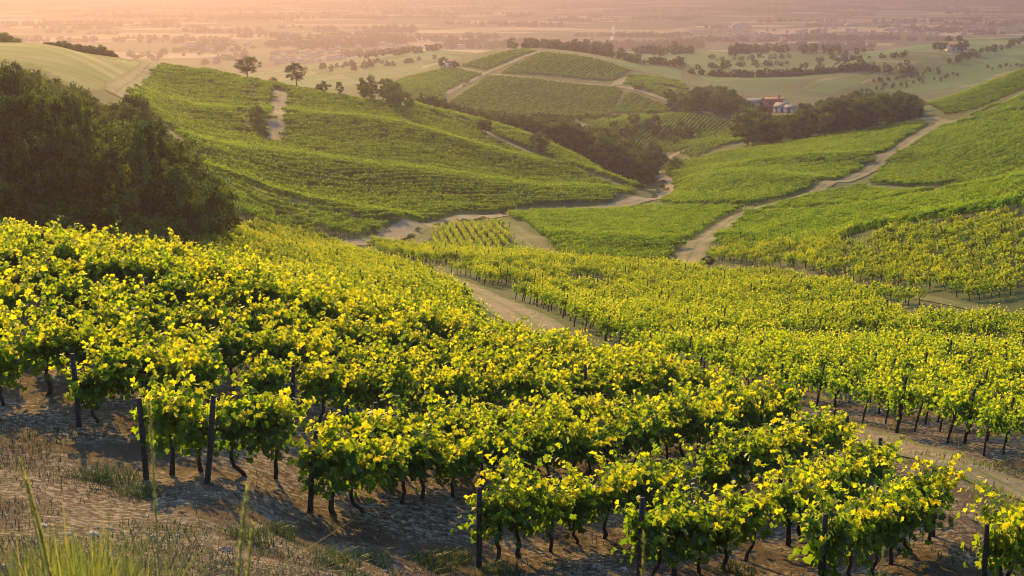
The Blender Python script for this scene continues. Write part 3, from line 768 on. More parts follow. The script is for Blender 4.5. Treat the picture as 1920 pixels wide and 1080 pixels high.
FIELDS = [  # outline, row direction in degrees, row spacing, sparseness
 ('lower left', [(318,452),(450,430),(560,441),(640,464),(686,490),(745,505),(800,523),(845,552),(895,604),(905,625,80),(700,600,80),(400,545,87),(100,490,90),(0,480,98),(230,455,125)], 152, 2.4, .03),
 ('centre', [(678,463),(705,462),(800,473),(900,483),(990,485),(1050,492),(1190,503),(1262,508),(1330,512),(1440,524),(1560,541),(1700,565),(1930,602),(2080,630),(2080,668),(1920,655),(1600,643),(1300,650),(1115,655),(1030,607),(960,566),(900,536),(838,510),(765,489)], 12, 2.7, .13),
 ('right of track', [(1110,664),(1400,664),(1650,664),(1920,676),(2080,690),(2080,960),(1920,905),(1800,870),(1700,828),(1560,790),(1440,762),(1300,725,60),(1180,685,68)], 30, 2.4, .03),
 ('right middle', [(1338,477),(1500,459),(1640,441),(1920,411),(2080,400),(2080,618),(1920,592),(1760,557),(1640,532),(1500,513),(1400,498),(1325,492)], 8, 2.6, .12),
 ('right crest', [(1398,404),(1470,402),(1560,397),(1700,377),(1920,345),(2080,325),(2080,388),(1920,402),(1640,432),(1345,470),(1352,448)], 14, 2.4, .02),
 ('behind crest', [(1505,375),(1540,366),(1620,352),(1840,351),(1900,350,290),(1700,372,280),(1560,390),(1420,400)], 20, 2.5, .03),
 ('right slope', [(1775,238),(1920,212),(2080,188),(2080,325),(1930,338),(1840,346),(1630,346),(1665,310),(1725,268)], 24, 2.5, .02),
 ('far right upper', [(1738,198),(1830,163),(1920,135),(2060,100),(2060,130),(1930,164),(1860,195),(1800,214),(1772,216)], 108, 3.2, .03),
 ('far right lower', [(1800,226),(1920,178),(2060,140),(2060,180),(1920,208),(1790,233)], 24, 2.8, .03),
 ('valley right', [(1245,312),(1300,304),(1420,280),(1560,255),(1735,234),(1735,242),(1690,268),(1640,300),(1580,336),(1470,374),(1400,388),(1290,386),(1250,380),(1275,352),(1262,332)], 20, 2.6, .02),
 ('valley centre', [(948,407),(1100,399),(1220,391),(1370,393),(1392,396),(1360,412),(1330,440),(1292,470),(1262,497),(1190,494),(1060,482),(1030,455),(1000,425)], 5, 2.5, .02),
 ('left hill', [(290,121),(420,140),(470,152),(560,168),(640,182),(700,192),(760,203),(800,213),(860,234),(930,268),(1010,297),(1100,330),(1190,360),(1140,383),(1000,386),(850,400),(760,417),(715,420),(600,388),(480,352),(390,324),(330,250),(240,182),(262,150)], 48, 2.5, .02),
 ('left hill foot', [(392,333),(480,361),(600,397),(720,428),(735,432),(700,452),(600,438),(480,417),(415,400)], 48, 2.5, .02),
 ('beyond ridge', [(690,180),(745,190),(830,221),(930,257),(1010,285),(1100,321),(1200,355),(1215,356,408),(1100,325,430),(1010,290,443),(910,252,459),(830,225,462),(740,192,470),(650,178,470)], 48, 2.5, .03),
 ('mid valley', [(1090,226),(1220,216),(1300,218),(1440,234),(1412,264),(1300,300),(1270,284),(1200,278),(1140,262)], 70, 2.7, .02),
 ('far hill', [(862,124),(980,93),(1006,97),(912,132)], 75, 2.8, .02), ('far hill', [(1018,99),(1100,108),(1185,132),(1150,152),(935,138)], 75, 2.8, .02),
 ('far hill', [(715,165),(760,146),(835,128),(905,141),(834,175),(832,198),(730,186)], 60, 3.2, .02), ('far hill', [(912,144),(1155,164),(1166,170),(1140,219),(1000,224),(900,214),(838,198)], 62, 3.4, .02),
 ('far hill', [(1178,172),(1255,200),(1250,210),(1146,213)], 62, 3.4, .02), ('far hill', [(1180,140),(1270,152),(1300,180),(1262,188),(1165,156)], 40, 3, .12),
 ('small plot', [(808,436),(822,427),(962,423),(988,471),(806,472)], 96, 1.36, .10),
 ('plot front', [(800,472),(990,476),(1048,490),(900,482)], 12, 2.6, .15),
]
INS = []
for name, outline, ang, gap, sparse in FIELDS:
    P = P2W(outline); dmid = P[:, 1].mean(); dmin = P[:, 1].min()
    th = math.radians(ang); c, s = math.cos(th), math.sin(th)
    ra, rb = P @ np.array([c, s]), P @ np.array([-s, c])
    if name == 'small plot': ks, ln = [15, 16], .95
    elif dmid < 150 or name in ('centre', 'right middle'): ks, ln = list(range(6)), 1.02
    elif dmid < 300: ks, ln = list(range(6, 11)), 2.1
    else: ks, ln = list(range(11, 15)), 4.2
    k_ = 1.0 if dmid < 190 or name == 'small plot' else .86 if dmid < 245 else .74 if dmid < 520 else .62
    gap *= max(k_, .66); ln *= k_
    A, B = np.meshgrid(np.arange(ra.min(), ra.max(), ln), np.arange(rb.min(), rb.max(), gap))
    A = A + rng.normal(0, .12 * ln, A.shape); B = B + rng.normal(0, .10, B.shape) + .25 * vnoise(A / 25, B / 3, 11)
    x = (A * c - B * s).ravel(); y = (A * s + B * c).ravel()
    k = inside(x, y, P) & (np.abs(x / y) < .42) & (rng.random(len(x)) > sparse)
    if sparse > .1: k &= vnoise(x / 9, y / 9, 21) > -.55
    x, y = x[k], y[k]
    k = ~near_track(x, y, .6 if dmid < 150 else 1.0)
    x, y = x[k], y[k]; n = len(x)
    # slope along the row tilts the longer pieces
    e = ln / 2; sl = (ground(x + c * e, y + s * e) - ground(x - c * e, y - s * e)) / (2 * e)
    INS.append(np.stack([x, y, ground(x, y) - .03, np.full(n, th) + math.pi * (rng.random(n) < .5), np.where(True, sl, 0), k_ * 1.04 * rng.uniform(.86, 1.14, n), rng.choice(ks, n)], 1))
    INS[-1][:, 4] *= np.where(np.cos(INS[-1][:, 3] - th) > 0, 1, -1)
    print('field', name, n, round(dmid))
n = len(REST); INS.append(np.stack([REST[:, 0], REST[:, 1], ground(REST[:, 0], REST[:, 1]) - .02, math.atan2(ROWDIR[1], ROWDIR[0]) + math.pi * (rng.random(n) < .5), np.zeros(n), rng.uniform(.84, 1.0, n), rng.choice([0, 1, 2, 3, 4], n)], 1))
INS = np.concatenate(INS); print('vine instances', len(INS))

def scatter_object(name, INS, coll, label_kind='stuff'):
    """points carrying turn, tilt, size and kind, filled by geometry nodes"""
    me = bpy.data.meshes.new(name); me.vertices.add(len(INS)); me.vertices.foreach_set('co', INS[:, :3].astype(np.float32).ravel())
    rot = np.stack([np.zeros(len(INS)), -np.arctan(INS[:, 4]), INS[:, 3]], 1).astype(np.float32)
    a = me.attributes.new('turn', 'FLOAT_VECTOR', 'POINT'); a.data.foreach_set('vector', rot.ravel())
    a = me.attributes.new('size', 'FLOAT', 'POINT'); a.data.foreach_set('value', INS[:, 5].astype(np.float32))
    a = me.attributes.new('pick', 'INT', 'POINT'); a.data.foreach_set('value', INS[:, 6].astype(np.int32))
    me.update()
    o = link(bpy.data.objects.new(name, me))
    ng = bpy.data.node_groups.new(name, 'GeometryNodeTree')
    ng.interface.new_socket('Geometry', in_out='INPUT', socket_type='NodeSocketGeometry'); ng.interface.new_socket('Geometry', in_out='OUTPUT', socket_type='NodeSocketGeometry')
    nd, lk = ng.nodes, ng.links
    gi = nd.new('NodeGroupInput'); go = nd.new('NodeGroupOutput')
    ci = nd.new('GeometryNodeCollectionInfo'); ci.inputs['Collection'].default_value = coll; ci.inputs['Separate Children'].default_value = True; ci.inputs['Reset Children'].default_value = True
    ip = nd.new('GeometryNodeInstanceOnPoints'); ip.inputs['Pick Instance'].default_value = True
    def named(nm, ty):
        x = nd.new('GeometryNodeInputNamedAttribute'); x.data_type = ty; x.inputs[0].default_value = nm
        return [s for s in x.outputs if s.enabled and s.name == 'Attribute'][0]
    lk.new(gi.outputs[0], ip.inputs['Points']); lk.new(ci.outputs[0], ip.inputs['Instance'])
    lk.new(named('pick', 'INT'), ip.inputs['Instance Index']); lk.new(named('turn', 'FLOAT_VECTOR'), ip.inputs['Rotation']); lk.new(named('size', 'FLOAT'), ip.inputs['Scale'])
    lk.new(ip.outputs[0], go.inputs[0])
    md = o.modifiers.new('scatter', 'NODES'); md.node_group = ng
    return o
vy = scatter_object('vineyard', INS, PC)
tag(vy, 'rows of green and yellow grapevines covering the slopes beyond the foreground', 'vineyard', kind='stuff')
# ------------------------------------------------------------------ trees
def make_tree(seed, h=10., w=7., base=.22, clumps=46, per=70, leaf=.30, mat=None, shape='round', limbs=7, trunk_r=.22):
    """trunk with limbs reaching to leaf clumps; returns (trunk mesh, crown mesh)"""
    rg = np.random.default_rng(seed)
    mb = MB()
    lean = rg.normal(0, .04, 2) * h
    th = h * (.55 if shape != 'spire' else .9)
    z = np.linspace(0, th, 6); f = z / th
    T = np.stack([lean[0] * f ** 1.5 + rg.normal(0, .012 * h, 6) * f, lean[1] * f ** 1.5 + rg.normal(0, .012 * h, 6) * f, z], 1); T[0, 2] = -.5
    mb.tube(T, trunk_r * h / 10 * (1 - .7 * f), 7)
    C = []; tries = 0
    lob = rg.normal(0, 1, (5, 3)); lob /= np.linalg.norm(lob, axis=1)[:, None]; amp = rg.uniform(-.12, .36, 5)
    while len(C) < clumps and tries < 5000:
        tries += 1
        d = rg.normal(0, 1, 3); d /= np.linalg.norm(d); r = rg.uniform(.35, 1) ** .6
        r *= 1 + (amp * np.clip(lob @ d, 0, 1) ** 3).sum() - .1
        if shape == 'spire': zz = rg.uniform(0, 1); rad = (1 - zz) ** .8 * (.35 + .65 * min(1, zz * 6)) * rg.uniform(.5, 1); an = rg.uniform(0, 6.28); p = np.array([math.cos(an) * rad * w / 2, math.sin(an) * rad * w / 2, h * (base + (1 - base) * zz)])
        elif shape == 'column': p = np.array([d[0] * r * w / 2, d[1] * r * w / 2, h * (base + (1 - base) * (.5 + .5 * d[2] * r))])
        else: p = np.array([d[0] * r * w / 2, d[1] * r * w / 2, h * (base + (1 - base) * (.46 + .5 * d[2] * r))])
        p[:2] += lean * min(1, p[2] / h)
        C.append(p)
    C = np.array(C)
    for k in rg.choice(len(C), min(limbs, len(C)), False):
        e = C[k]; i = int(np.clip(np.searchsorted(T[:, 2], e[2] * rg.uniform(.45, .75)), 1, 5)); b = T[i]
        m = (b + e) / 2 + np.array([0, 0, -.04 * h])
        mb.tube([b, m, e], np.array([.5, .32, .1]) * trunk_r * h / 10, 5)
    cs = rg.uniform(.07, .135, len(C)) * w * (1 if shape == 'round' else .8)
    P = np.repeat(C, per, 0); d = rg.normal(0, 1, P.shape); d /= np.linalg.norm(d, axis=1)[:, None]
    rr = rg.uniform(.15, 1, len(P)) ** .55
    P = P + d * (rr * np.repeat(cs, per))[:, None] * np.array([1.15, 1.15, .8])
    N = d + rg.normal(0, .6, P.shape) + np.array([0, 0, .35])
    S = leaf * rg.uniform(.6, 1.3, len(P))
    tint = np.clip(np.repeat(rg.uniform(.0, .95, len(C)), per) + rg.normal(0, .16, len(P)), 0, 1)
    V, t, tn = leaves_mesh(P, N, S, tint, rg, False)
    return mb.mesh('trunk', M_BARK, True), mesh_from('crown', V, [t], mat or M_TREE, False, tint=tn)

TREES = {
 'broad': [make_tree(1000 + k, 10, 8.2, .16, 60, 72, .34, limbs=8) for k in range(5)],
 'tall': [make_tree(1020 + k, 12, 6.0, .12, 58, 70, .34, limbs=8) for k in range(4)],
 'light': [make_tree(1040 + k, 10, 7.4, .12, 56, 70, .34, M_TREE_Y) for k in range(4)],
 'open': [make_tree(1060 + k, 10, 9.0, .25, 66, 66, .32, limbs=12, trunk_r=.30) for k in range(3)],
 'spire': [make_tree(1080 + k, 12, 4.2, .06, 46, 60, .32, shape='spire') for k in range(2)],
 'bush': [make_tree(1090 + k, 3.2, 4.4, .02, 26, 60, .26, limbs=4, trunk_r=.12) for k in range(4)],
 'bushl': [make_tree(1100 + k, 3.2, 4.4, .02, 26, 60, .26, M_TREE_Y, limbs=4, trunk_r=.12) for k in range(3)],
}
HGT = dict(broad=10, tall=12, light=10, open=10, spire=12, bush=3.2, bushl=3.2)
NTREE = 0
QUEUE = []
def tree(kind, x, y, h, label, group=None, name='tree', cat='tree', wide=1.0, z=None, var=None, rz=None):
    if name == 'broadleaf_tree': QUEUE.append((h / y, (kind, x, y, h, label, group, name, cat, wide)))
    else: return plant(kind, x, y, h, label, group, name, cat, wide, z, var, rz)

def plant(kind, x, y, h, label, group=None, name='tree', cat='tree', wide=1.0, z=None, var=None, rz=None):
    global NTREE; NTREE += 1
    v = TREES[kind]; me = v[int(rng.integers(0, len(v))) if var is None else var]
    z = float(ground(x, y)) if z is None else z
    root = thing(name, (x, y, z - .1), label, cat, group, rng.uniform(0, 6.28) if rz is None else rz)
    s = h / HGT[kind]; root.scale = (s * wide, s * wide, s)
    link(bpy.data.objects.new('trunk', me[0]), root); link(bpy.data.objects.new('crown', me[1]), root)
    return root

def top_limit(u, outline):
    o = np.array(outline, float); return np.interp(u, o[:, 0], o[:, 1])

def at_uD(u, D):
    a = float(pix_as(u, 300)[0]); return a * D, D

def h_for_top(x, y, v):
    """height whose top projects to pixel row v"""
    a, s = pix_as(960, v); return float(s) * y - float(ground(x, y))

# wood on the left
out1 = [(-40,112),(0,108),(40,100),(62,97),(85,120),(100,142),(150,158),(200,186),(215,200),(240,180),(258,165),(275,200),(300,246),(335,246),(345,262),(378,284),(390,320),(405,345),(420,400),(425,440)]
G1 = 'dark broadleaf trees of the wood on the left'
L1 = 'dark green broadleaf tree crowded into the wood on the left slope'
rw = np.random.default_rng(31); n1 = 0; used = []
for D in np.arange(137, 236, 9.5):
    for u in np.arange(-30, 432, 31 * 150 / D):
        uu = u + rw.normal(0, 6); d = D + rw.normal(0, 2)
        x, y = at_uD(uu, d); base = float(to_pix(x, y, float(ground(x, y)))[1])
        lim = h_for_top(x, y, top_limit(uu, out1) + (rw.uniform(-6, 3) if rw.random() < .3 else rw.uniform(18, 75)))
        if y < 139 and uu < 380 and rw.random() < .3: continue
        hmax = rw.uniform(8.5, 16)
        if d > 165 + (432 - uu) * .35: continue
        h = min(hmax, lim)
        if h < 4.2: continue
        k = rw.choice(['broad', 'tall', 'broad', 'light', 'tall'], p=[.3, .3, .15, .1, .15])
        tree(k, x, y, h, L1, G1, name='broadleaf_tree', wide=rw.uniform(.72, 1.0) * min(1.25, 6.8 / max(h, 5.2) + .12)); n1 += 1
GB = 'bushes along the foot of the left wood'
for u in np.arange(-10, 420, 19):
    uu = u + rw.normal(0, 5); d = 134 + rw.normal(0, 2) + max(0, (uu - 330)) * .18
    x, y = at_uD(uu, d); tree('bush' if rw.random() < .7 else 'bushl', x, y, rw.uniform(2.2, 3.6), 'low dark bush at the foot of the wood on the left', GB, name='bush', cat='bush')
print('left wood', n1)

# wooded ravine behind the left hill
outr = [(740,176),(752,160),(770,172),(800,166),(840,178),(880,190),(905,196),(940,198),(962,194),(985,202),(1015,205),(1040,204),(1085,214),(1100,218),(1135,228),(1150,244),(1180,255),(1200,262),(1225,262),(1250,280),(1268,285),(1275,300)]
G2 = 'trees of the wooded ravine behind the left hill'; n2 = 0
for D in np.arange(440, 560, 12):
    for u in np.arange(735, 1272, 17.):
        uu = u + rw.normal(0, 4); d = D + rw.normal(0, 4)
        lo = np.interp(uu, [735, 830, 1010, 1100, 1180, 1270], [474, 472, 452, 440, 428, 440]); 
        if d < lo or d > lo + (75 if uu < 930 else 110): continue
        x, y = at_uD(uu, d); lim = h_for_top(x, y, top_limit(uu, outr) + rw.uniform(0, 16))
        h = min(lim * rw.uniform(.7, 1.0), 17) if lim > 9 else lim
        if h < 3.0 or near_track(np.array([x]), np.array([y]), 2.0)[0]: continue
        k = rw.choice(['broad', 'tall', 'light', 'spire'], p=[.5, .2, .26, .04])
        tree(k, x, y, h, 'dark green tree in the wooded ravine below the left hill', G2, name='broadleaf_tree', wide=1.15); n2 += 1
print('ravine', n2)

# wood round the farmhouse
outf = [(1268,172),(1285,165),(1310,156),(1330,152),(1350,152),(1380,168),(1400,182),(1425,186),(1434,214),(1478,214),(1486,192),(1520,188),(1560,176),(1600,166),(1622,163),(1640,158),(1662,172),(1680,166),(1700,172),(1728,188),(1742,205),(1750,222)]
botf = [(1268,214),(1390,218),(1402,276),(1425,276),(1520,262),(1640,247),(1745,228)]
G3 = 'trees of the wood around the farmhouse'; n3 = 0
for D in np.arange(480, 740, 14):
    for u in np.arange(1268, 1750, 19.):
        uu = u + rw.normal(0, 5); d = D + rw.normal(0, 5)
        x, y = at_uD(uu, d); z = float(ground(x, y)); b = float(to_pix(x, y, z)[1])
        if b > top_limit(uu, botf) + 1 or b < top_limit(uu, outf) + 8: continue
        if 1426 < uu < 1492 and 600 < d < 672: continue
        X, Y = hit(uu, b - 1)
        lim = h_for_top(x, y, top_limit(uu, outf) + rw.uniform(0, 15)) if not (1424 < uu < 1490) else (h_for_top(x, y, 212) if d < 640 else 9)
        h = min(lim * rw.uniform(.7, 1.0), 15) if lim > 9 else lim
        if h < 2.8: continue
        k = rw.choice(['broad', 'tall', 'light', 'spire'], p=[.45, .15, .36, .04])
        tree(k, x, y, h, 'green tree in the wood around the red and white farmhouse', G3, name='broadleaf_tree', wide=1.1); n3 += 1
print('farm wood', n3)

# single trees that stand out
def spot(kind, u, vb, vt, label, name='tree', cat='tree', D=None, wide=1.0, group=None, **kw):
    if D is None: X, Y = hit(u, vb); x, y = float(X[0]), float(Y[0])
    else: x, y = at_uD(u, D)
    return tree(kind, x, y, max(.8, h_for_top(x, y, vt)), label, group, name, cat, wide, **kw)
spot('open', 470, 150, 102, 'left one of the two bare standing dark trees on the left ridge', D=436, wide=1.2, var=0)
spot('open', 561, 160, 115, 'right one of the two dark trees on the left ridge, rounder crown', D=441, wide=1.0, var=1)
spot('broad', 690, 160, 137, 'small round lollipop tree on the ridge against the pale valley', D=470, wide=.8)
spot('bush', 517, 156, 143, 'little dark bush between the two ridge trees', 'bush', 'bush', D=442)
for u, vb, vt, k, l in ((638,180,149,'tall','narrow dark tree on the ridge right of the two ridge trees'), (604,172,150,'bush','low shrub just right of the rounder ridge tree'),
      (681,186,156,'light','thin pale tree left of the tree clump on the ridge'), (697,188,158,'light','second thin pale tree left of the ridge clump'),
      (737,200,150,'broad','biggest dark tree of the clump where the ridge path ends'), (724,188,140,'light','tall light green tree behind the ridge clump'),
      (748,201,172,'light','small light tree leaning on the right side of the ridge clump'), (720,190,160,'tall','slim tree on the left side of the ridge clump'), (767,205,182,'broad','short dark tree standing alone right of the ridge clump')):
    spot(k, u, vb, vt, l)
spot('broad', 910, 252, 217, 'single round tree half way down the ridge of the left hill', wide=1.15, D=424)
spot('broad', 1012, 286, 242, 'broad single tree with short trunk lower down the left hill ridge', wide=1.1, D=410)
spot('broad', 1208, 352, 307, 'dark tree at the lower tip of the left hill beside the valley road', wide=.9, D=392)
spot('bush', 1186, 340, 322, 'dark bush beside the tree at the tip of the left hill', 'bush', 'bush', D=440)
spot('bush', 945, 402, 388, 'small round dark bush beside the pale valley road', 'bush', 'bush', wide=.8)
spot('bush', 1330, 497, 478, 'dark bush at the lower end of the grassy track', 'bush', 'bush', wide=1.0)
spot('bush', 784, 434, 424, 'tiny shrub on the verge left of the small vine plot', 'bush', 'bush', wide=.8)
spot('bush', 858, 418, 410, 'tiny shrub on the verge above the small vine plot', 'bush', 'bush', wide=.7)
for i, (u, vb) in enumerate(((1240, 352), (1248, 358), (1236, 362), (1228, 372), (1244, 345))):
    spot('bush', u, vb, vb - 9, 'small dark bush on the bank of the valley road bend', 'bush', 'bush', group='bushes on the bank of the valley road')
for i, (u, vb, vt) in enumerate(((820,424,417),(840,421,415),(870,416,410),(895,414,408),(770,446,438),(765,452,443),(905,411,405))):
    spot('bushl', u, vb, vt, 'low green verge shrub between the valley road and the vine plot', 'bush', 'bush', group='verge shrubs by the vine plot', wide=1.5)
spot('light', 487, 254, 215, 'light green leafy tree in the middle of the left hill beside the dirt strip', wide=.9)
spot('broad', 481, 240, 190, 'taller dark tree behind the light one in the middle of the left hill', wide=.75)
spot('bush', 462, 252, 236, 'low bush left of the light green tree on the left hill', 'bush', 'bush', wide=1.3)
spot('bush', 491, 257, 240, 'dark bush right of the light green tree on the left hill', 'bush', 'bush', wide=.7)
spot('broad', 830, 128, 103, 'dark tree beside the little hut on the far hill')
spot('bush', 853, 127, 114, 'small dark bush against the right wall of the hut', 'bush', 'bush')
spot('bush', 985, 95, 79, 'dark bush on the very top of the far hill', 'bush', 'bush', D=868)
spot('bush', 1196, 167, 152, 'small tree beside the path on the right shoulder of the far hill', 'bush', 'bush')
spot('bush', 1257, 186, 166, 'dark round shrub above the path at the foot of the far hill', 'bush', 'bush')
spot('broad', 1790, 90, 72, 'separate round dark tree right of the clump on the distant right hill', D=1060)
for k, u in enumerate((1742, 1752, 1763, 1772)):
    spot('broad', u, 95, 77 + (k == 3) * 3, 'dark tree in the small round clump on the distant right hill', D=1060 + 6 * k, group='clump of trees on the distant right hill', wide=1.2)
# hedges in the middle distance
for u in np.arange(1010, 1275, 8.5):
    spot('bush', u + rw.normal(0, 3), 0, np.interp(u, [1080, 1150, 1270], [210, 214, 200]) + rw.uniform(0, 5), 'dark bush in the hedge along the foot of the far hill', 'bush', 'bush', D=632 + rw.normal(0, 6), group='hedge bushes at the foot of the far hill', wide=1.4)
for u in np.arange(1150, 1300, 8.):
    D = 560 + rw.normal(0, 12); x, y = at_uD(u + rw.normal(0, 4), D)
    if near_track(np.array([x]), np.array([y]), 1.5)[0]: continue
    tree('light' if rw.random() < .5 else 'broad', x, y, rw.uniform(3, 6.5), 'low tree in the hollow before the mid valley vineyard', 'low trees in the hollow', name='broadleaf_tree', wide=1.2)
for u in np.arange(1560, 1640, 12):
    pass
# hedge and wood on the upper left skyline
for u in np.arange(88, 232, 5.2):
    spot('bush', u + rw.normal(0, 1.5), 0, np.interp(u, [88, 110, 150, 200, 232], [78, 75, 76, 84, 97]) + rw.uniform(0, 6), 'dark bush in the hedge on the upper left skyline', 'bush', 'bush', D=420 + (u - 88) * .22, group='skyline hedge bushes', wide=1.1)
for u in np.arange(-12, 62, 8.):
    spot('broad', u + rw.normal(0, 2), 0, np.interp(u, [-10, 0, 15, 30, 50, 62], [50, 52, 51, 58, 70, 78]) + rw.uniform(0, 4), 'dark tree in the copse at the top left corner', D=430 + rw.uniform(0, 25), group='copse trees at the top left corner', name='broadleaf_tree', wide=1.2)
# distant right slopes
for (u0, u1, v0, v1, hh, n) in ((1500,1620,128,98,14,9),(1640,1760,155,135,10,16),(1780,1925,118,80,15,22),(1850,1930,130,122,8,8),(1620,1700,172,160,9,10),(1700,1800,160,140,9,10)):
    for t in np.linspace(0, 1, n):
        u = u0 + (u1 - u0) * t + rw.normal(0, 4); v = v0 + (v1 - v0) * t + rw.uniform(-3, 3)
        X, Y = hit(u, v); x, y = float(X[0]), float(Y[0])
        if y > 2000: continue
        tree('broad', x, y, rw.uniform(.6, 1.1) * hh * y / F_PX, 'hazy dark tree in the tree lines on the distant right hills', 'tree lines on the distant right hills', name='broadleaf_tree', wide=1.3)
# the trees that show largest stand singly, the remainder of the woods is one mass
QUEUE.sort(key=lambda e: -e[0])
for _, a in QUEUE[:285]: plant(*a)
WC = bpy.data.collections.new('wood_kinds'); widx = {}
for kd in ('broad', 'tall', 'light', 'spire'):
    for k, (tm, cm) in enumerate(TREES[kd]):
        ob = bpy.data.objects.new('wood_kind_%02d' % len(widx), cm); WC.objects.link(ob); widx[(kd, k)] = len(widx)
rows = []
for _, (kd, x, y, h, *_r) in QUEUE[285:]:
    k = int(rng.integers(0, len(TREES[kd]))); rows.append((x, y, float(ground(x, y)) - .15 * h, rng.uniform(0, 6.28), 0, h / HGT[kd] * 1.12, widx[(kd, k)]))
tag(scatter_object('wooded_slopes', np.array(rows), WC), 'mass of smaller trees filling the distant wooded slopes', 'woods', kind='stuff')
print('trees', NTREE, len(QUEUE))

# woods and hedgerows of the plain: one far mass
TC = bpy.data.collections.new('tree_kinds')
for k in range(5):
    rg = np.random.default_rng(1200 + k)
    tr, cr = make_tree(1200 + k, 10, 9 if k < 4 else 4.5, .05, 26, 26, 1.0, limbs=2, shape='round' if k < 4 else 'spire')
    TC.objects.link(bpy.data.objects.new('tree_kind_%02d' % k, cr))
FT = []
def far_trees(u0, u1, v0, v1, n, h, jit=2.0):
    for _ in range(n):
        t = rw.random(); u = u0 + (u1 - u0) * t; v = v0 + (v1 - v0) * t + rw.normal(0, jit)
        X, Y = hit(u, v, 900.0); x, y = float(X[0]), float(Y[0])
        if y > 20000: continue
        FT.append((x, y, float(ground(x, y)) - 1, rw.uniform(0, 6.28), 0, h * min(1.0, max(.55, y / 1900)) * rw.uniform(.55, 1.25) / 10, int(rw.choice([0, 1, 2, 3, 4], p=[.24, .24, .24, .24, .04]))))
for a in ((500,620,86,84,60,13),(560,700,90,86,90,14),(690,760,82,80,45,15),(640,700,106,102,40,10),(700,830,104,92,60,10),(840,900,90,86,50,14),(890,1000,88,88,70,14),(1000,1140,88,92,80,12),
          (1140,1320,92,90,150,15),(1365,1500,100,92,80,13),(1480,1620,96,92,90,14),(1540,1640,98,92,30,12),(300,480,100,92,40,11),(360,440,85,84,25,12),(380,470,120,104,25,10),(230,300,106,112,14,11),(260,420,78,78,30,12),
          (1300,1480,130,118,30,9),(1440,1640,150,128,60,10),(1330,1480,150,142,40,9),(1100,1280,112,120,40,10),(1180,1300,100,98,60,10),(1560,1700,118,104,22,9),(600,720,128,116,24,8),(620,830,132,110,20,7),(1560,1720,165,150,26,9),(1040,1180,100,104,40,10),(1290,1560,166,152,60,7),(1400,1700,140,122,26,7),(1480,1640,176,168,30,7),(1560,1800,150,118,16,6),(1330,1480,112,108,24,7)):
    far_trees(a[0], a[1], a[2], a[3], a[4], a[5], 2.2)
for _ in range(150):                                       # hedgerows across the plain
    v = 2 + 78 * rw.random() ** 1.1; u = rw.uniform(-30, 1950); w = rw.uniform(20, 190)
    far_trees(u, u + w, v, v + rw.normal(0, .9), int(w / 4.5) + 2, rw.uniform(8, 15), .25)
FT = np.array(FT, float); FT = FT[FT[:, 1] > 850]
o = scatter_object('distant_woods', FT, TC); tag(o, 'hazy woods and hedgerows scattered over the plain and low hills', 'woods', kind='stuff')
print('far trees', len(FT))
# ------------------------------------------------------------------ buildings
M_WHITE = noise_mat('white_plaster', (.50, .43, .34), (.62, .55, .45), .6, .85)
M_CREAM = noise_mat('cream_plaster', (.42, .34, .24), (.55, .46, .34), .6, .85)
M_RED = noise_mat('red_plaster', (.42, .075, .055), (.52, .11, .08), .5, .85)
M_TILE = noise_mat('roof_tile', (.20, .085, .05), (.32, .15, .09), 2.5, .85)
M_ROOFP = noise_mat('pale_tile', (.30, .21, .15), (.42, .30, .22), 2.5, .85)
M_GREYROOF = noise_mat('grey_roof', (.16, .14, .13), (.26, .23, .21), 2.5, .85)
M_GLASS = noise_mat('window_glass', (.02, .022, .025), (.05, .05, .055), 3, .15, spec=.6)
M_SHUT = noise_mat('shutter', (.05, .035, .025), (.09, .06, .04), 6, .7)
M_STONE = noise_mat('tower_stone', (.26, .20, .15), (.38, .30, .23), .4, .9)

def gable(mb, x0, x1, y0, y1, z0, z1, over=.35, th=.16):
    """two roof slabs, ridge along x"""
    ym = (y0 + y1) / 2
    for s in (0, 1):
        ya = (y0 - over) if s == 0 else (y1 + over); sl = (z1 - z0) / (ym - y0); za = z0 - over * sl
        A = [(x0 - over, ya, za), (x1 + over, ya, za), (x1 + over, ym, z1), (x0 - over, ym, z1)]
        B = [(x, y, z + th) for x, y, z in A]
        q = [(0, 1, 2, 3), (4, 7, 6, 5), (0, 4, 5, 1), (1, 5, 6, 2), (2, 6, 7, 3), (3, 7, 4, 0)]
        mb.add(A + B, q)

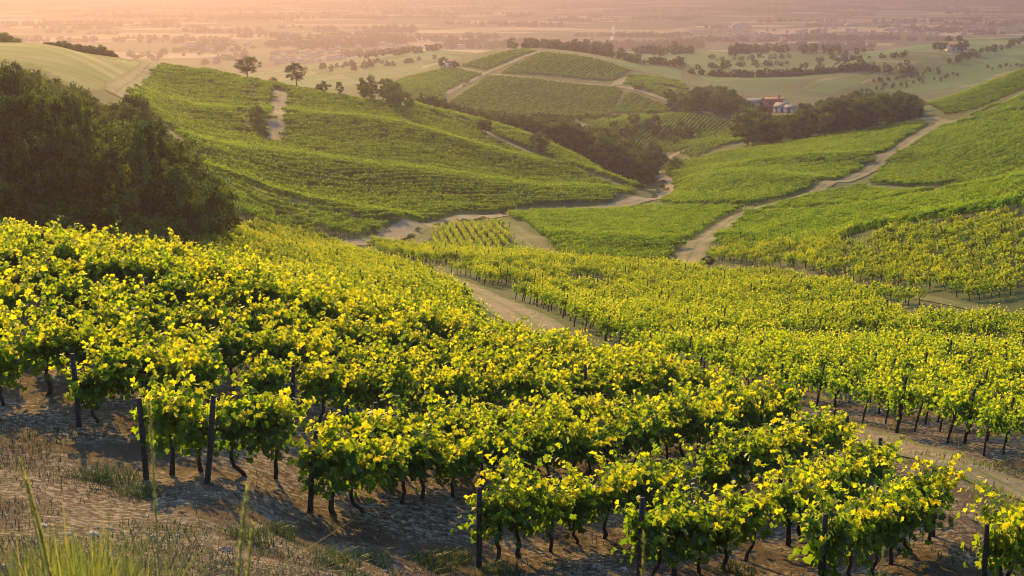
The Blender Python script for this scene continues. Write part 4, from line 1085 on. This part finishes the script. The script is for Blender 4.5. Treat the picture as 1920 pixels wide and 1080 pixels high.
def house(name, loc, rz, size, label, wall, roof, cat='house', group=None, windows=(3, 2), pitch=.32, chimney=True, door=True):
    w, d, h = size; r = thing(name, loc, label, cat, group, rz)
    m = MB(); m.box(-w / 2, w / 2, -d / 2, d / 2, -2.5, h)
    g = d / 2 * pitch * 2
    m.add([(-w / 2, -d / 2, h), (-w / 2, d / 2, h), (-w / 2, 0, h + g), (w / 2, -d / 2, h), (w / 2, d / 2, h), (w / 2, 0, h + g)], [], [(0, 2, 1), (3, 4, 5)])
    m.build('wall', wall, r)
    rf = MB(); gable(rf, -w / 2, w / 2, -d / 2, d / 2, h + .05, h + g + .05); ro = rf.build('roof', roof, r)
    if chimney:
        c = MB(); c.box(w * .2, w * .2 + .7, -d * .18, -d * .18 + .7, h + g * .5, h + g + 1.0); c.box(w * .2 - .1, w * .2 + .8, -d * .18 - .1, -d * .18 + .8, h + g + 1.0, h + g + 1.15); c.build('chimney', wall, ro)
    nx, nz = windows
    for iz in range(nz):
        for ix in range(nx):
            x = -w / 2 + w * (ix + .5) / nx; z = (h / nz) * (iz + .52)
            if door and iz == 0 and ix == nx // 2:
                dm = MB(); dm.box(x - .6, x + .6, -d / 2 - .05, -d / 2 + .02, 0, 2.2); dm.build('door', M_SHUT, r); continue
            f = MB(); f.box(x - .48, x + .48, -d / 2 - .06, -d / 2 + .02, z - .68, z + .68); fo = f.build('window', M_SHUT, r)
            p = MB(); p.box(x - .36, x + .36, -d / 2 - .075, -d / 2 - .05, z - .62, z + .62); p.build('pane', M_GLASS, fo)
    for iz in range(nz):                                         # gable side
        z = (h / nz) * (iz + .52); f = MB(); f.box(w / 2 - .02, w / 2 + .06, -.6, .6, z - .7, z + .7); fo = f.build('window', M_SHUT, r)
        p = MB(); p.box(w / 2 + .05, w / 2 + .075, -.46, .46, z - .57, z + .57); p.build('pane', M_GLASS, fo)
    return r
def gat(u, v, D=None):
    if D is None:
        X, Y = hit(u, v); x, y = float(X[0]), float(Y[0])
    else: x, y = at_uD(u, D)
    return x, y, float(ground(x, y))
D0 = 640.
def zrow(D, v): return D * float(pix_as(960, v)[1])
x, y = at_uD(1446, D0 + 9); house('farmhouse', (x, y, zrow(D0 + 9, 206)), math.radians(12), (9, 6.5, 4.5), 'red two storey farmhouse with a flat red tiled roof among trees', M_RED, M_TILE, windows=(3, 2), pitch=.16)
x, y = at_uD(1462, D0); house('farmhouse', (x, y, zrow(D0, 213)), math.radians(-38), (5.6, 5, 3.1), 'white farmhouse with grey pitched roof in front of the red one', M_WHITE, M_GREYROOF, windows=(2, 2), pitch=.34)
x, y = at_uD(1478, D0 - 6); house('shed', (x, y, zrow(D0 - 6, 212)), math.radians(-30), (4.2, 3.8, 2.3), 'small cream shed to the right of the white farmhouse', M_CREAM, M_GREYROOF, 'shed', windows=(1, 1), chimney=False)
x, y = at_uD(1412, D0 + 12); house('barn', (x, y, zrow(D0 + 12, 200)), math.radians(12), (8, 5, 2.2), 'low pale barn half hidden by trees left of the red farmhouse', M_CREAM, M_GREYROOF, 'barn', windows=(2, 1), chimney=False)
x, y, z = gat(845, 127); house('hut', (x, y, z), math.radians(20), (4.6, 4.0, 2.9), 'small white field hut beside the tree on the far hill', M_WHITE, M_TILE, 'hut', windows=(2, 1), chimney=False)
x, y, z = gat(1780, 91, 1068); house('hill_house', (x, y, z), .2, (14, 9, 4.2), 'pale house between the tree clump and the round tree on the distant right hill', M_CREAM, M_TILE, windows=(4, 1))

# church with bell tower far off in the village
x, y, z = gat(628, 80); 
r = thing('church', (x, y, z), 'village church with tall pointed bell tower, hazy against the orange plain', 'church', rz=.2)
hs = 1.0 * y / 2900
m = MB(); m.box(-26 * hs, -3 * hs, -6 * hs, 6 * hs, -6, 11 * hs); m.add([(-26 * hs, -6 * hs, 11 * hs), (-26 * hs, 6 * hs, 11 * hs), (-26 * hs, 0, 15 * hs), (-3 * hs, -6 * hs, 11 * hs), (-3 * hs, 6 * hs, 11 * hs), (-3 * hs, 0, 15 * hs)], [], [(0, 2, 1), (3, 4, 5)]); m.build('nave', M_STONE, r)
m = MB(); gable(m, -26 * hs, -3 * hs, -6 * hs, 6 * hs, 11 * hs + .1, 15 * hs + .1); m.build('roof', M_TILE, r)
m = MB(); m.box(-3 * hs, 3 * hs, -3 * hs, 3 * hs, -6, 21 * hs); m.box(-3.5 * hs, 3.5 * hs, -3.5 * hs, 3.5 * hs, 21 * hs, 21.8 * hs); tw = m.build('tower', M_STONE, r)
for sx in (-1, 1):
    m = MB(); m.box(sx * 1.3 * hs - .7 * hs, sx * 1.3 * hs + .7 * hs, -3.08 * hs, -2.98 * hs, 15 * hs, 19.5 * hs); m.build('belfry_opening', M_GLASS, tw)
m = MB(); m.add([(-3 * hs, -3 * hs, 21.8 * hs), (3 * hs, -3 * hs, 21.8 * hs), (3 * hs, 3 * hs, 21.8 * hs), (-3 * hs, 3 * hs, 21.8 * hs), (0, 0, 35 * hs)], [(0, 3, 2, 1)], [(0, 1, 4), (1, 2, 4), (2, 3, 4), (3, 0, 4)]); m.build('spire', M_GREYROOF, r)

# village and farm houses on the plain: one small mesh each
def small_house(seed):
    rg = np.random.default_rng(seed); w, d, h = rg.uniform(8, 13), rg.uniform(7, 9), rg.uniform(4, 6.5)
    m = MB(); m.box(-w / 2, w / 2, -d / 2, d / 2, -4, h); g = d * .22
    m.add([(-w / 2, -d / 2, h), (-w / 2, d / 2, h), (-w / 2, 0, h + g), (w / 2, -d / 2, h), (w / 2, d / 2, h), (w / 2, 0, h + g)], [], [(0, 2, 1), (3, 4, 5)])
    nq, nt = 6, 2
    k = MB(); gable(k, -w / 2, w / 2, -d / 2, d / 2, h + .1, h + g + .1, .5, .3)
    Vw, Vr = np.concatenate(m.v), np.concatenate(k.v)
    wq, wt, rq = np.concatenate(m.q), np.concatenate(m.t), np.concatenate(k.q) + len(Vw)
    mi = np.concatenate([np.zeros(len(wq)), np.ones(len(rq)), np.zeros(len(wt))])
    return mesh_from('village_house', np.concatenate([Vw, Vr]), [np.concatenate([wq, rq]), wt], [M_WHITE if seed % 3 else M_CREAM, (M_TILE, M_ROOFP, M_GREYROOF)[seed % 3]], midx=mi)
SH = [small_house(k) for k in range(6)]
nh = 0
for (u0, u1, v0, v1, n, sc, lab, grp) in (
    (495, 645, 97, 120, 46, .75, 'small white house in the hazy village below the left ridge', 'houses of the hazy left village'),
    (560, 760, 78, 92, 22, .8, 'pale house among the trees near the church', 'houses near the church'),
    (840, 900, 82, 92, 12, 1.0, 'white house beside the wood behind the far hill', 'houses beside the wood behind the far hill'),
    (1000, 1130, 80, 94, 20, 1.0, 'pale house in the scattered village behind the far hill', 'scattered village houses behind the far hill'),
    (1280, 1500, 58, 78, 44, .9, 'small pale house in the strung out town on the plain', 'houses of the town on the plain'),
    (1500, 1900, 40, 66, 60, .9, 'tiny pale building of the far right town', 'buildings of the far right town'),
    (1380, 1510, 92, 100, 5, .6, 'house on the wooded ridge right of centre', 'houses on the wooded ridge'),
    (330, 470, 84, 98, 9, 1.0, 'faint house in the orange haze on the left', 'faint houses in the orange haze')):
    for _ in range(n):
        u, v = rw.uniform(u0, u1), v0 + (v1 - v0) * rw.random()
        X, Y = hit(u, v, 900.); x, y = float(X[0]), float(Y[0])
        if y < (950 if 'ridge' in grp else 1650): continue
        o = link(bpy.data.objects.new('village_house', SH[int(rw.integers(0, 6))]), None, (x, y, float(ground(x, y)))); o.rotation_euler = (0, 0, rw.uniform(-.5, .5)); k = sc * rw.uniform(.8, 1.3); o.scale = (k, k, k)
        tag(o, lab, 'house', grp); nh += 1
# large sheds
for u, v, w, h, lab in ((1390, 55, 46, 16, 'large pale arched hall on the plain'), (1612, 49, 70, 9, 'long white warehouse in the far right town'), (1680, 58, 60, 8, 'long low pale shed in front of the far right town')):
    X, Y = hit(u, v); x, y = float(X[0]), float(Y[0]); m = MB(); a = np.linspace(0, math.pi, 11)
    prof = np.stack([w / 2 * np.cos(a), h * .35 + h * .65 * np.sin(a)], 1); prof = np.concatenate([[(w / 2, -3)], prof, [(-w / 2, -3)]]); n = len(prof)
    V = [(p[0], yy, p[1]) for yy in (-15, 15) for p in prof]; m.add(V, [(i, i + 1, n + i + 1, n + i) for i in range(n - 1)], [(0, i + 1, i) for i in range(1, n - 1)] + [(n, n + i, n + i + 1) for i in range(1, n - 1)])
    tag(m.build('warehouse', M_CREAM, None, (x, y, float(ground(x, y)))), lab, 'warehouse')
# straight country road on the plain
X0, Y0 = hit(1146, 76); X1, Y1 = hit(1150, 50); q = np.linspace(0, 1, 40); rx = X0 + (X1 - X0) * q; ry = Y0 + (Y1 - Y0) * q
V = np.concatenate([np.stack([rx - 4, ry, ground(rx - 4, ry) + .8], 1), np.stack([rx + 4, ry, ground(rx + 4, ry) + .8], 1)])
me = mesh_from('country_road', V, [np.array([(i, 40 + i, 41 + i, i + 1) for i in range(39)])], noise_mat('pale_road', (.5, .42, .30), (.62, .54, .42), .02, .7)); tag(link(bpy.data.objects.new('country_road', me)), kind='structure')

# ------------------------------------------------------------------ foreground ground cover
def blades(P, H, Wd, lean, tint, rg, segs=3):
    """grass blades as bent tapering strips"""
    n = len(P); an = rg.uniform(0, 2 * np.pi, n); d = np.stack([np.cos(an), np.sin(an), 0 * an], 1); w = np.stack([-np.sin(an), np.cos(an), 0 * an], 1)
    rows = []
    for s in range(segs + 1):
        f = s / segs; c = P + d * (lean * H * f ** 2)[:, None] + np.array([0, 0, 1.]) * (H * f * (1 - .25 * lean * f))[:, None]
        wd = (Wd * (1 - f) ** .7 * .5)[:, None]
        rows += [c - w * wd, c + w * wd]
    V = np.stack(rows, 1).reshape(-1, 3); k = 2 * (segs + 1)
    i = np.arange(n)[:, None] * k; q = np.concatenate([i + np.array([[2 * s, 2 * s + 1, 2 * s + 3, 2 * s + 2]]) for s in range(segs)], 1).reshape(-1, 4)
    return V, q, np.repeat(np.clip(tint, 0, 1), segs)

rg = np.random.default_rng(77)
# dry litter grass over the bare earth
n = 100000
yy = 13 + 40 * rg.random(n) ** 1.6; xx = rg.uniform(-.40, .42, n) * yy
m_ = vnoise(xx / 1.6, yy / 1.6, 31) + .5 * vnoise(xx / .45, yy / .45, 32)
k = (m_ > rg.uniform(-.35, .8, n)) & ~near_track(xx, yy, -.6); xx, yy = xx[k], yy[k]; n = len(xx)
V, q, tn = blades(np.stack([xx, yy, ground(xx, yy) - .01], 1), rg.uniform(.05, .22, n), rg.uniform(.008, .022, n), rg.uniform(.5, 1.6, n), rg.uniform(0, .6, n) + .45 * vnoise(xx / .9, yy / .9, 33), rg, 2)
tag(link(bpy.data.objects.new('dry_grass', mesh_from('dry_grass', V, [q], M_DRY, tint=tn))), 'short dry grass and straw on the bare earth under the vines', 'grass', kind='stuff')
# green grass along the tracks and in the gaps
n = 90000
yy = 30 + 130 * rg.random(n) ** 1.3; xx = rg.uniform(-.40, .42, n) * yy
k = near_track(xx, yy, 1.3) & ((vnoise(xx / 1.1, yy / 1.1, 41) + .4 * vnoise(xx / 3, yy / 3, 42)) > .12); xx, yy = xx[k], yy[k]; n = len(xx)
V, q, tn = blades(np.stack([xx, yy, ground(xx, yy)], 1), rg.uniform(.08, .30, n), rg.uniform(.02, .05, n), rg.uniform(.2, 1, n), rg.uniform(0, .7, n), rg, 2)
tag(link(bpy.data.objects.new('verge_grass', mesh_from('verge_grass', V, [q], M_GRASS, tint=tn))), 'patchy green grass growing along the dirt track', 'grass', kind='stuff')
# low green weeds creeping between the rows
n = 60000
yy = 14 + 36 * rg.random(n) ** 1.4; xx = rg.uniform(-.40, .42, n) * yy
k = (vnoise(xx / 1.9, yy / 1.9, 61) + .6 * vnoise(xx / .5, yy / .5, 62)) > .55; xx, yy = xx[k], yy[k]; n = len(xx)
V, q, tn = blades(np.stack([xx, yy, ground(xx, yy) - .01], 1), rg.uniform(.04, .17, n), rg.uniform(.012, .03, n), rg.uniform(.3, 1.4, n), rg.uniform(0, .9, n), rg, 2)
tag(link(bpy.data.objects.new('low_weeds', mesh_from('low_weeds', V, [q], M_WEED, tint=tn))), 'thin patches of low green weeds between the foreground vines', 'weeds', kind='stuff')
# weed tufts in the foreground
def weed_mesh(s):
    rg = np.random.default_rng(600 + s); n = 420
    r = .55 * rg.random(n) ** .6; a = rg.uniform(0, 6.28, n)
    V, q, tn = blades(np.stack([r * np.cos(a), r * np.sin(a) * .8, 0 * a - .02], 1), rg.uniform(.12, .42, n) * (1 - .5 * r), rg.uniform(.010, .022, n), rg.uniform(.2, 1.1, n), rg.uniform(0, .8, n), rg, 3)
    return mesh_from('weed_tuft', V, [q], M_WEED, tint=tn)
WM = [weed_mesh(s) for s in range(4)]
WEEDS = [(190, 905, 1.35, 'broad dark weed tuft on the bare earth left of the short hanging vine'), (255, 930, 1.0, 'dark weed tuft just right of the broad one on the left'), (455, 1010, 1.0, 'grassy weed tuft below the row left of centre'), (520, 1000, .8, 'small weed tuft at the foot of the left of centre end post'),
         (620, 1062, 1.1, 'low green tuft on the bottom edge left of centre'), (690, 1050, .9, 'second low green tuft near the bottom edge, smaller'), (805, 1058, 1.1, 'fine grassy tuft left of the bare end post'), (850, 1050, .8, 'small tuft at the foot of the bare end post'), (940, 1075, .9, 'weed tuft right of the bare end post at the bottom edge'), (1380, 1075, .9, 'weed tuft under the bottom centre vines')]
for u, v, s, lab in WEEDS:
    X, Y = hit(u, v); o = link(bpy.data.objects.new('weed_tuft', WM[int(rg.integers(0, 4))]), None, (float(X[0]), float(Y[0]), float(ground(X, Y)[0]))); o.scale = (s, s, s * .9); o.rotation_euler = (0, 0, rg.uniform(0, 6)); tag(o, lab, 'weed')
# clods and stones
def stone(s):
    rg = np.random.default_rng(s); bm = bmesh.new(); bmesh.ops.create_icosphere(bm, subdivisions=2, radius=.5)
    for v in bm.verts: v.co *= 1 + .28 * math.sin(v.co.x * 7 + s) * math.cos(v.co.y * 6 + 2 * s) + rg.normal(0, .05); v.co.z *= .55
    me = bpy.data.meshes.new('stone'); bm.to_mesh(me); bm.free(); me.materials.append(M_ST); return me
M_ST = noise_mat('stone', (.16, .13, .10), (.34, .30, .25), 6, .9, .5)
SM = [stone(s) for s in range(5)]
nst = 0
while nst < 150:
    y = 14.5 + 14 * rg.random() ** 1.3; x = rg.uniform(-.4, .4) * y
    if vnoise(np.array([x / 2.2]), np.array([y / 2.2]), 51)[0] < .05: continue
    o = link(bpy.data.objects.new('clod', SM[int(rg.integers(0, 5))]), None, (x, y, float(ground(x, y)) + .005)); s = rg.uniform(.03, .13) if rg.random() < .93 else rg.uniform(.13, .22)
    o.scale = (s * rg.uniform(.8, 1.4), s, s); o.rotation_euler = (0, 0, rg.uniform(0, 6)); tag(o, 'grey clod of dry clay lying on the bare foreground earth', 'clod', 'clods of clay on the foreground earth'); nst += 1
# tall grass on the bank right under the camera
n = 900
uu = 250 * np.abs(rg.normal(0, .55, n)) - 20 + rg.uniform(-40, 60, n); D = rg.uniform(3.6, 6.5, n)
xx = (uu - 960) / F_PX * D * 1.0; gz = ground(xx, D)
vt = np.interp(uu, [-60, 60, 150, 230, 320, 420], [985, 1000, 985, 1020, 1060, 1085]) + rg.exponential(34, n) - rg.exponential(14, n)
H = np.array([float(pix_as(960, v)[1]) for v in vt]) * D - gz
k = H > .08; xx, D, gz, H = xx[k], D[k], gz[k], H[k]; n = len(xx)
V, q, tn = blades(np.stack([xx, D, gz - .03], 1), H * 1.06, rg.uniform(.006, .016, n), rg.uniform(.05, .9, n) ** 1.3, rg.uniform(.0, .8, n), rg, 5)
tag(link(bpy.data.objects.new('tall_grass', mesh_from('tall_grass', V, [q], M_GRASS, tint=tn))), 'tall yellow green grass on the bank at the bottom left corner', 'grass', kind='stuff')
# separate stalks with seed heads
def stalk(u, vt, D, bend, head, label, wide=1.0):
    x = (u - 960) / F_PX * D; z0 = float(ground(x, D)); z1 = float(pix_as(960, vt)[1]) * D
    r = thing('grass_stalk', (x, D, z0 - .03), label, 'grass stalk')
    h = z1 - z0 + .03; f = np.linspace(0, 1, 9)
    P = np.stack([bend * h * f ** 2, 0 * f, h * f], 1)
    m = MB(); m.tube(P, np.linspace(.0032, .0016, 9) * wide, 5); m.build('stem', M_STALK, r)
    if head > 0:
        f2 = np.linspace(1 - head, 1.0, 9); Q = np.stack([bend * h * f2 ** 2, 0 * f2, h * f2], 1)
        k = 240; f4 = 1 - head * rg.random(k); C = np.stack([bend * h * f4 ** 2, 0 * f4, h * f4], 1)
        V, q, tn = blades(C, rg.uniform(.016, .034, k) * wide, rg.uniform(.003, .006, k) * wide, rg.uniform(.15, .6, k), rg.uniform(.3, 1, k), rg, 2)
        link(bpy.data.objects.new('seed_head', mesh_from('seed_head', V, [q], M_HEAD, tint=tn)), r)
    for sd in (-1, 1):
        f3 = np.linspace(0, 1, 6); b0 = h * (.25 + .1 * sd); L = h * .35
        V = []; 
        for t in f3: c = np.array([bend * h * (b0 / h) ** 2 + sd * .28 * L * t ** 1.4, .02 * t, b0 + L * t - .25 * L * t * t]); V += [c + [0, -.006 * (1 - t) * wide, 0], c + [.002, .006 * (1 - t) * wide, 0]]
        me = mesh_from('blade', np.array(V), [np.array([(2 * i, 2 * i + 1, 2 * i + 3, 2 * i + 2) for i in range(5)])], M_GRASS, tint=np.full(5, .5)); link(bpy.data.objects.new('blade', me), r)
M_STALK = noise_mat('stalk', (.16, .13, .035), (.28, .22, .07), 20, .7)
M_HEAD = leaf_mat('seed_head', (.20, .20, .04), (.26, .25, .05), (.34, .32, .08), (.42, .38, .07), tw=.45)
stalk(251, 765, 3.6, .0, .30, 'tallest grass stalk with long yellow seed head in front of the short hanging vine', 1.0)
stalk(384, 918, 3.2, .08, .62, 'thick yellow grass seed head leaning right near the bottom edge', 1.25)
stalk(400, 985, 3.3, .08, .5, 'shorter seed head just right of the thick leaning one', 1.0)
stalk(40, 870, 4.0, -.08, .25, 'thin reddish grass stalk bending left at the lower left edge', .9)
stalk(62, 905, 3.4, -.10, .4, 'green grass stalk leaning left beside the thin reddish one', 1.2)
stalk(1214, 1010, 3.4, .02, .6, 'single yellow seed head at the bottom edge before the bottom centre vines', .9)
stalk(1680, 1030, 3.5, .05, .6, 'faint yellow grass tip at the bottom edge right of centre', .7)

# ------------------------------------------------------------------ haze
def build_haze():
    m = MB(); m.box(-21000, 21000, -600, 41500, -140, 14)
    mt = bpy.data.materials.new('haze_air'); mt.use_nodes = True; nt = mt.node_tree; nt.nodes.clear()
    o = nt.nodes.new('ShaderNodeOutputMaterial'); v = nt.nodes.new('ShaderNodeVolumePrincipled')
    v.inputs['Color'].default_value = (.195, .160, .20, 1); v.inputs['Density'].default_value = HAZE_D; v.inputs['Anisotropy'].default_value = HAZE_G
    nt.links.new(v.outputs[0], o.inputs['Volume'])
    ob = m.build('haze', mt); tag(ob, kind='stuff')
HAZE_D, HAZE_G = 4.6e-4, .67
build_haze()
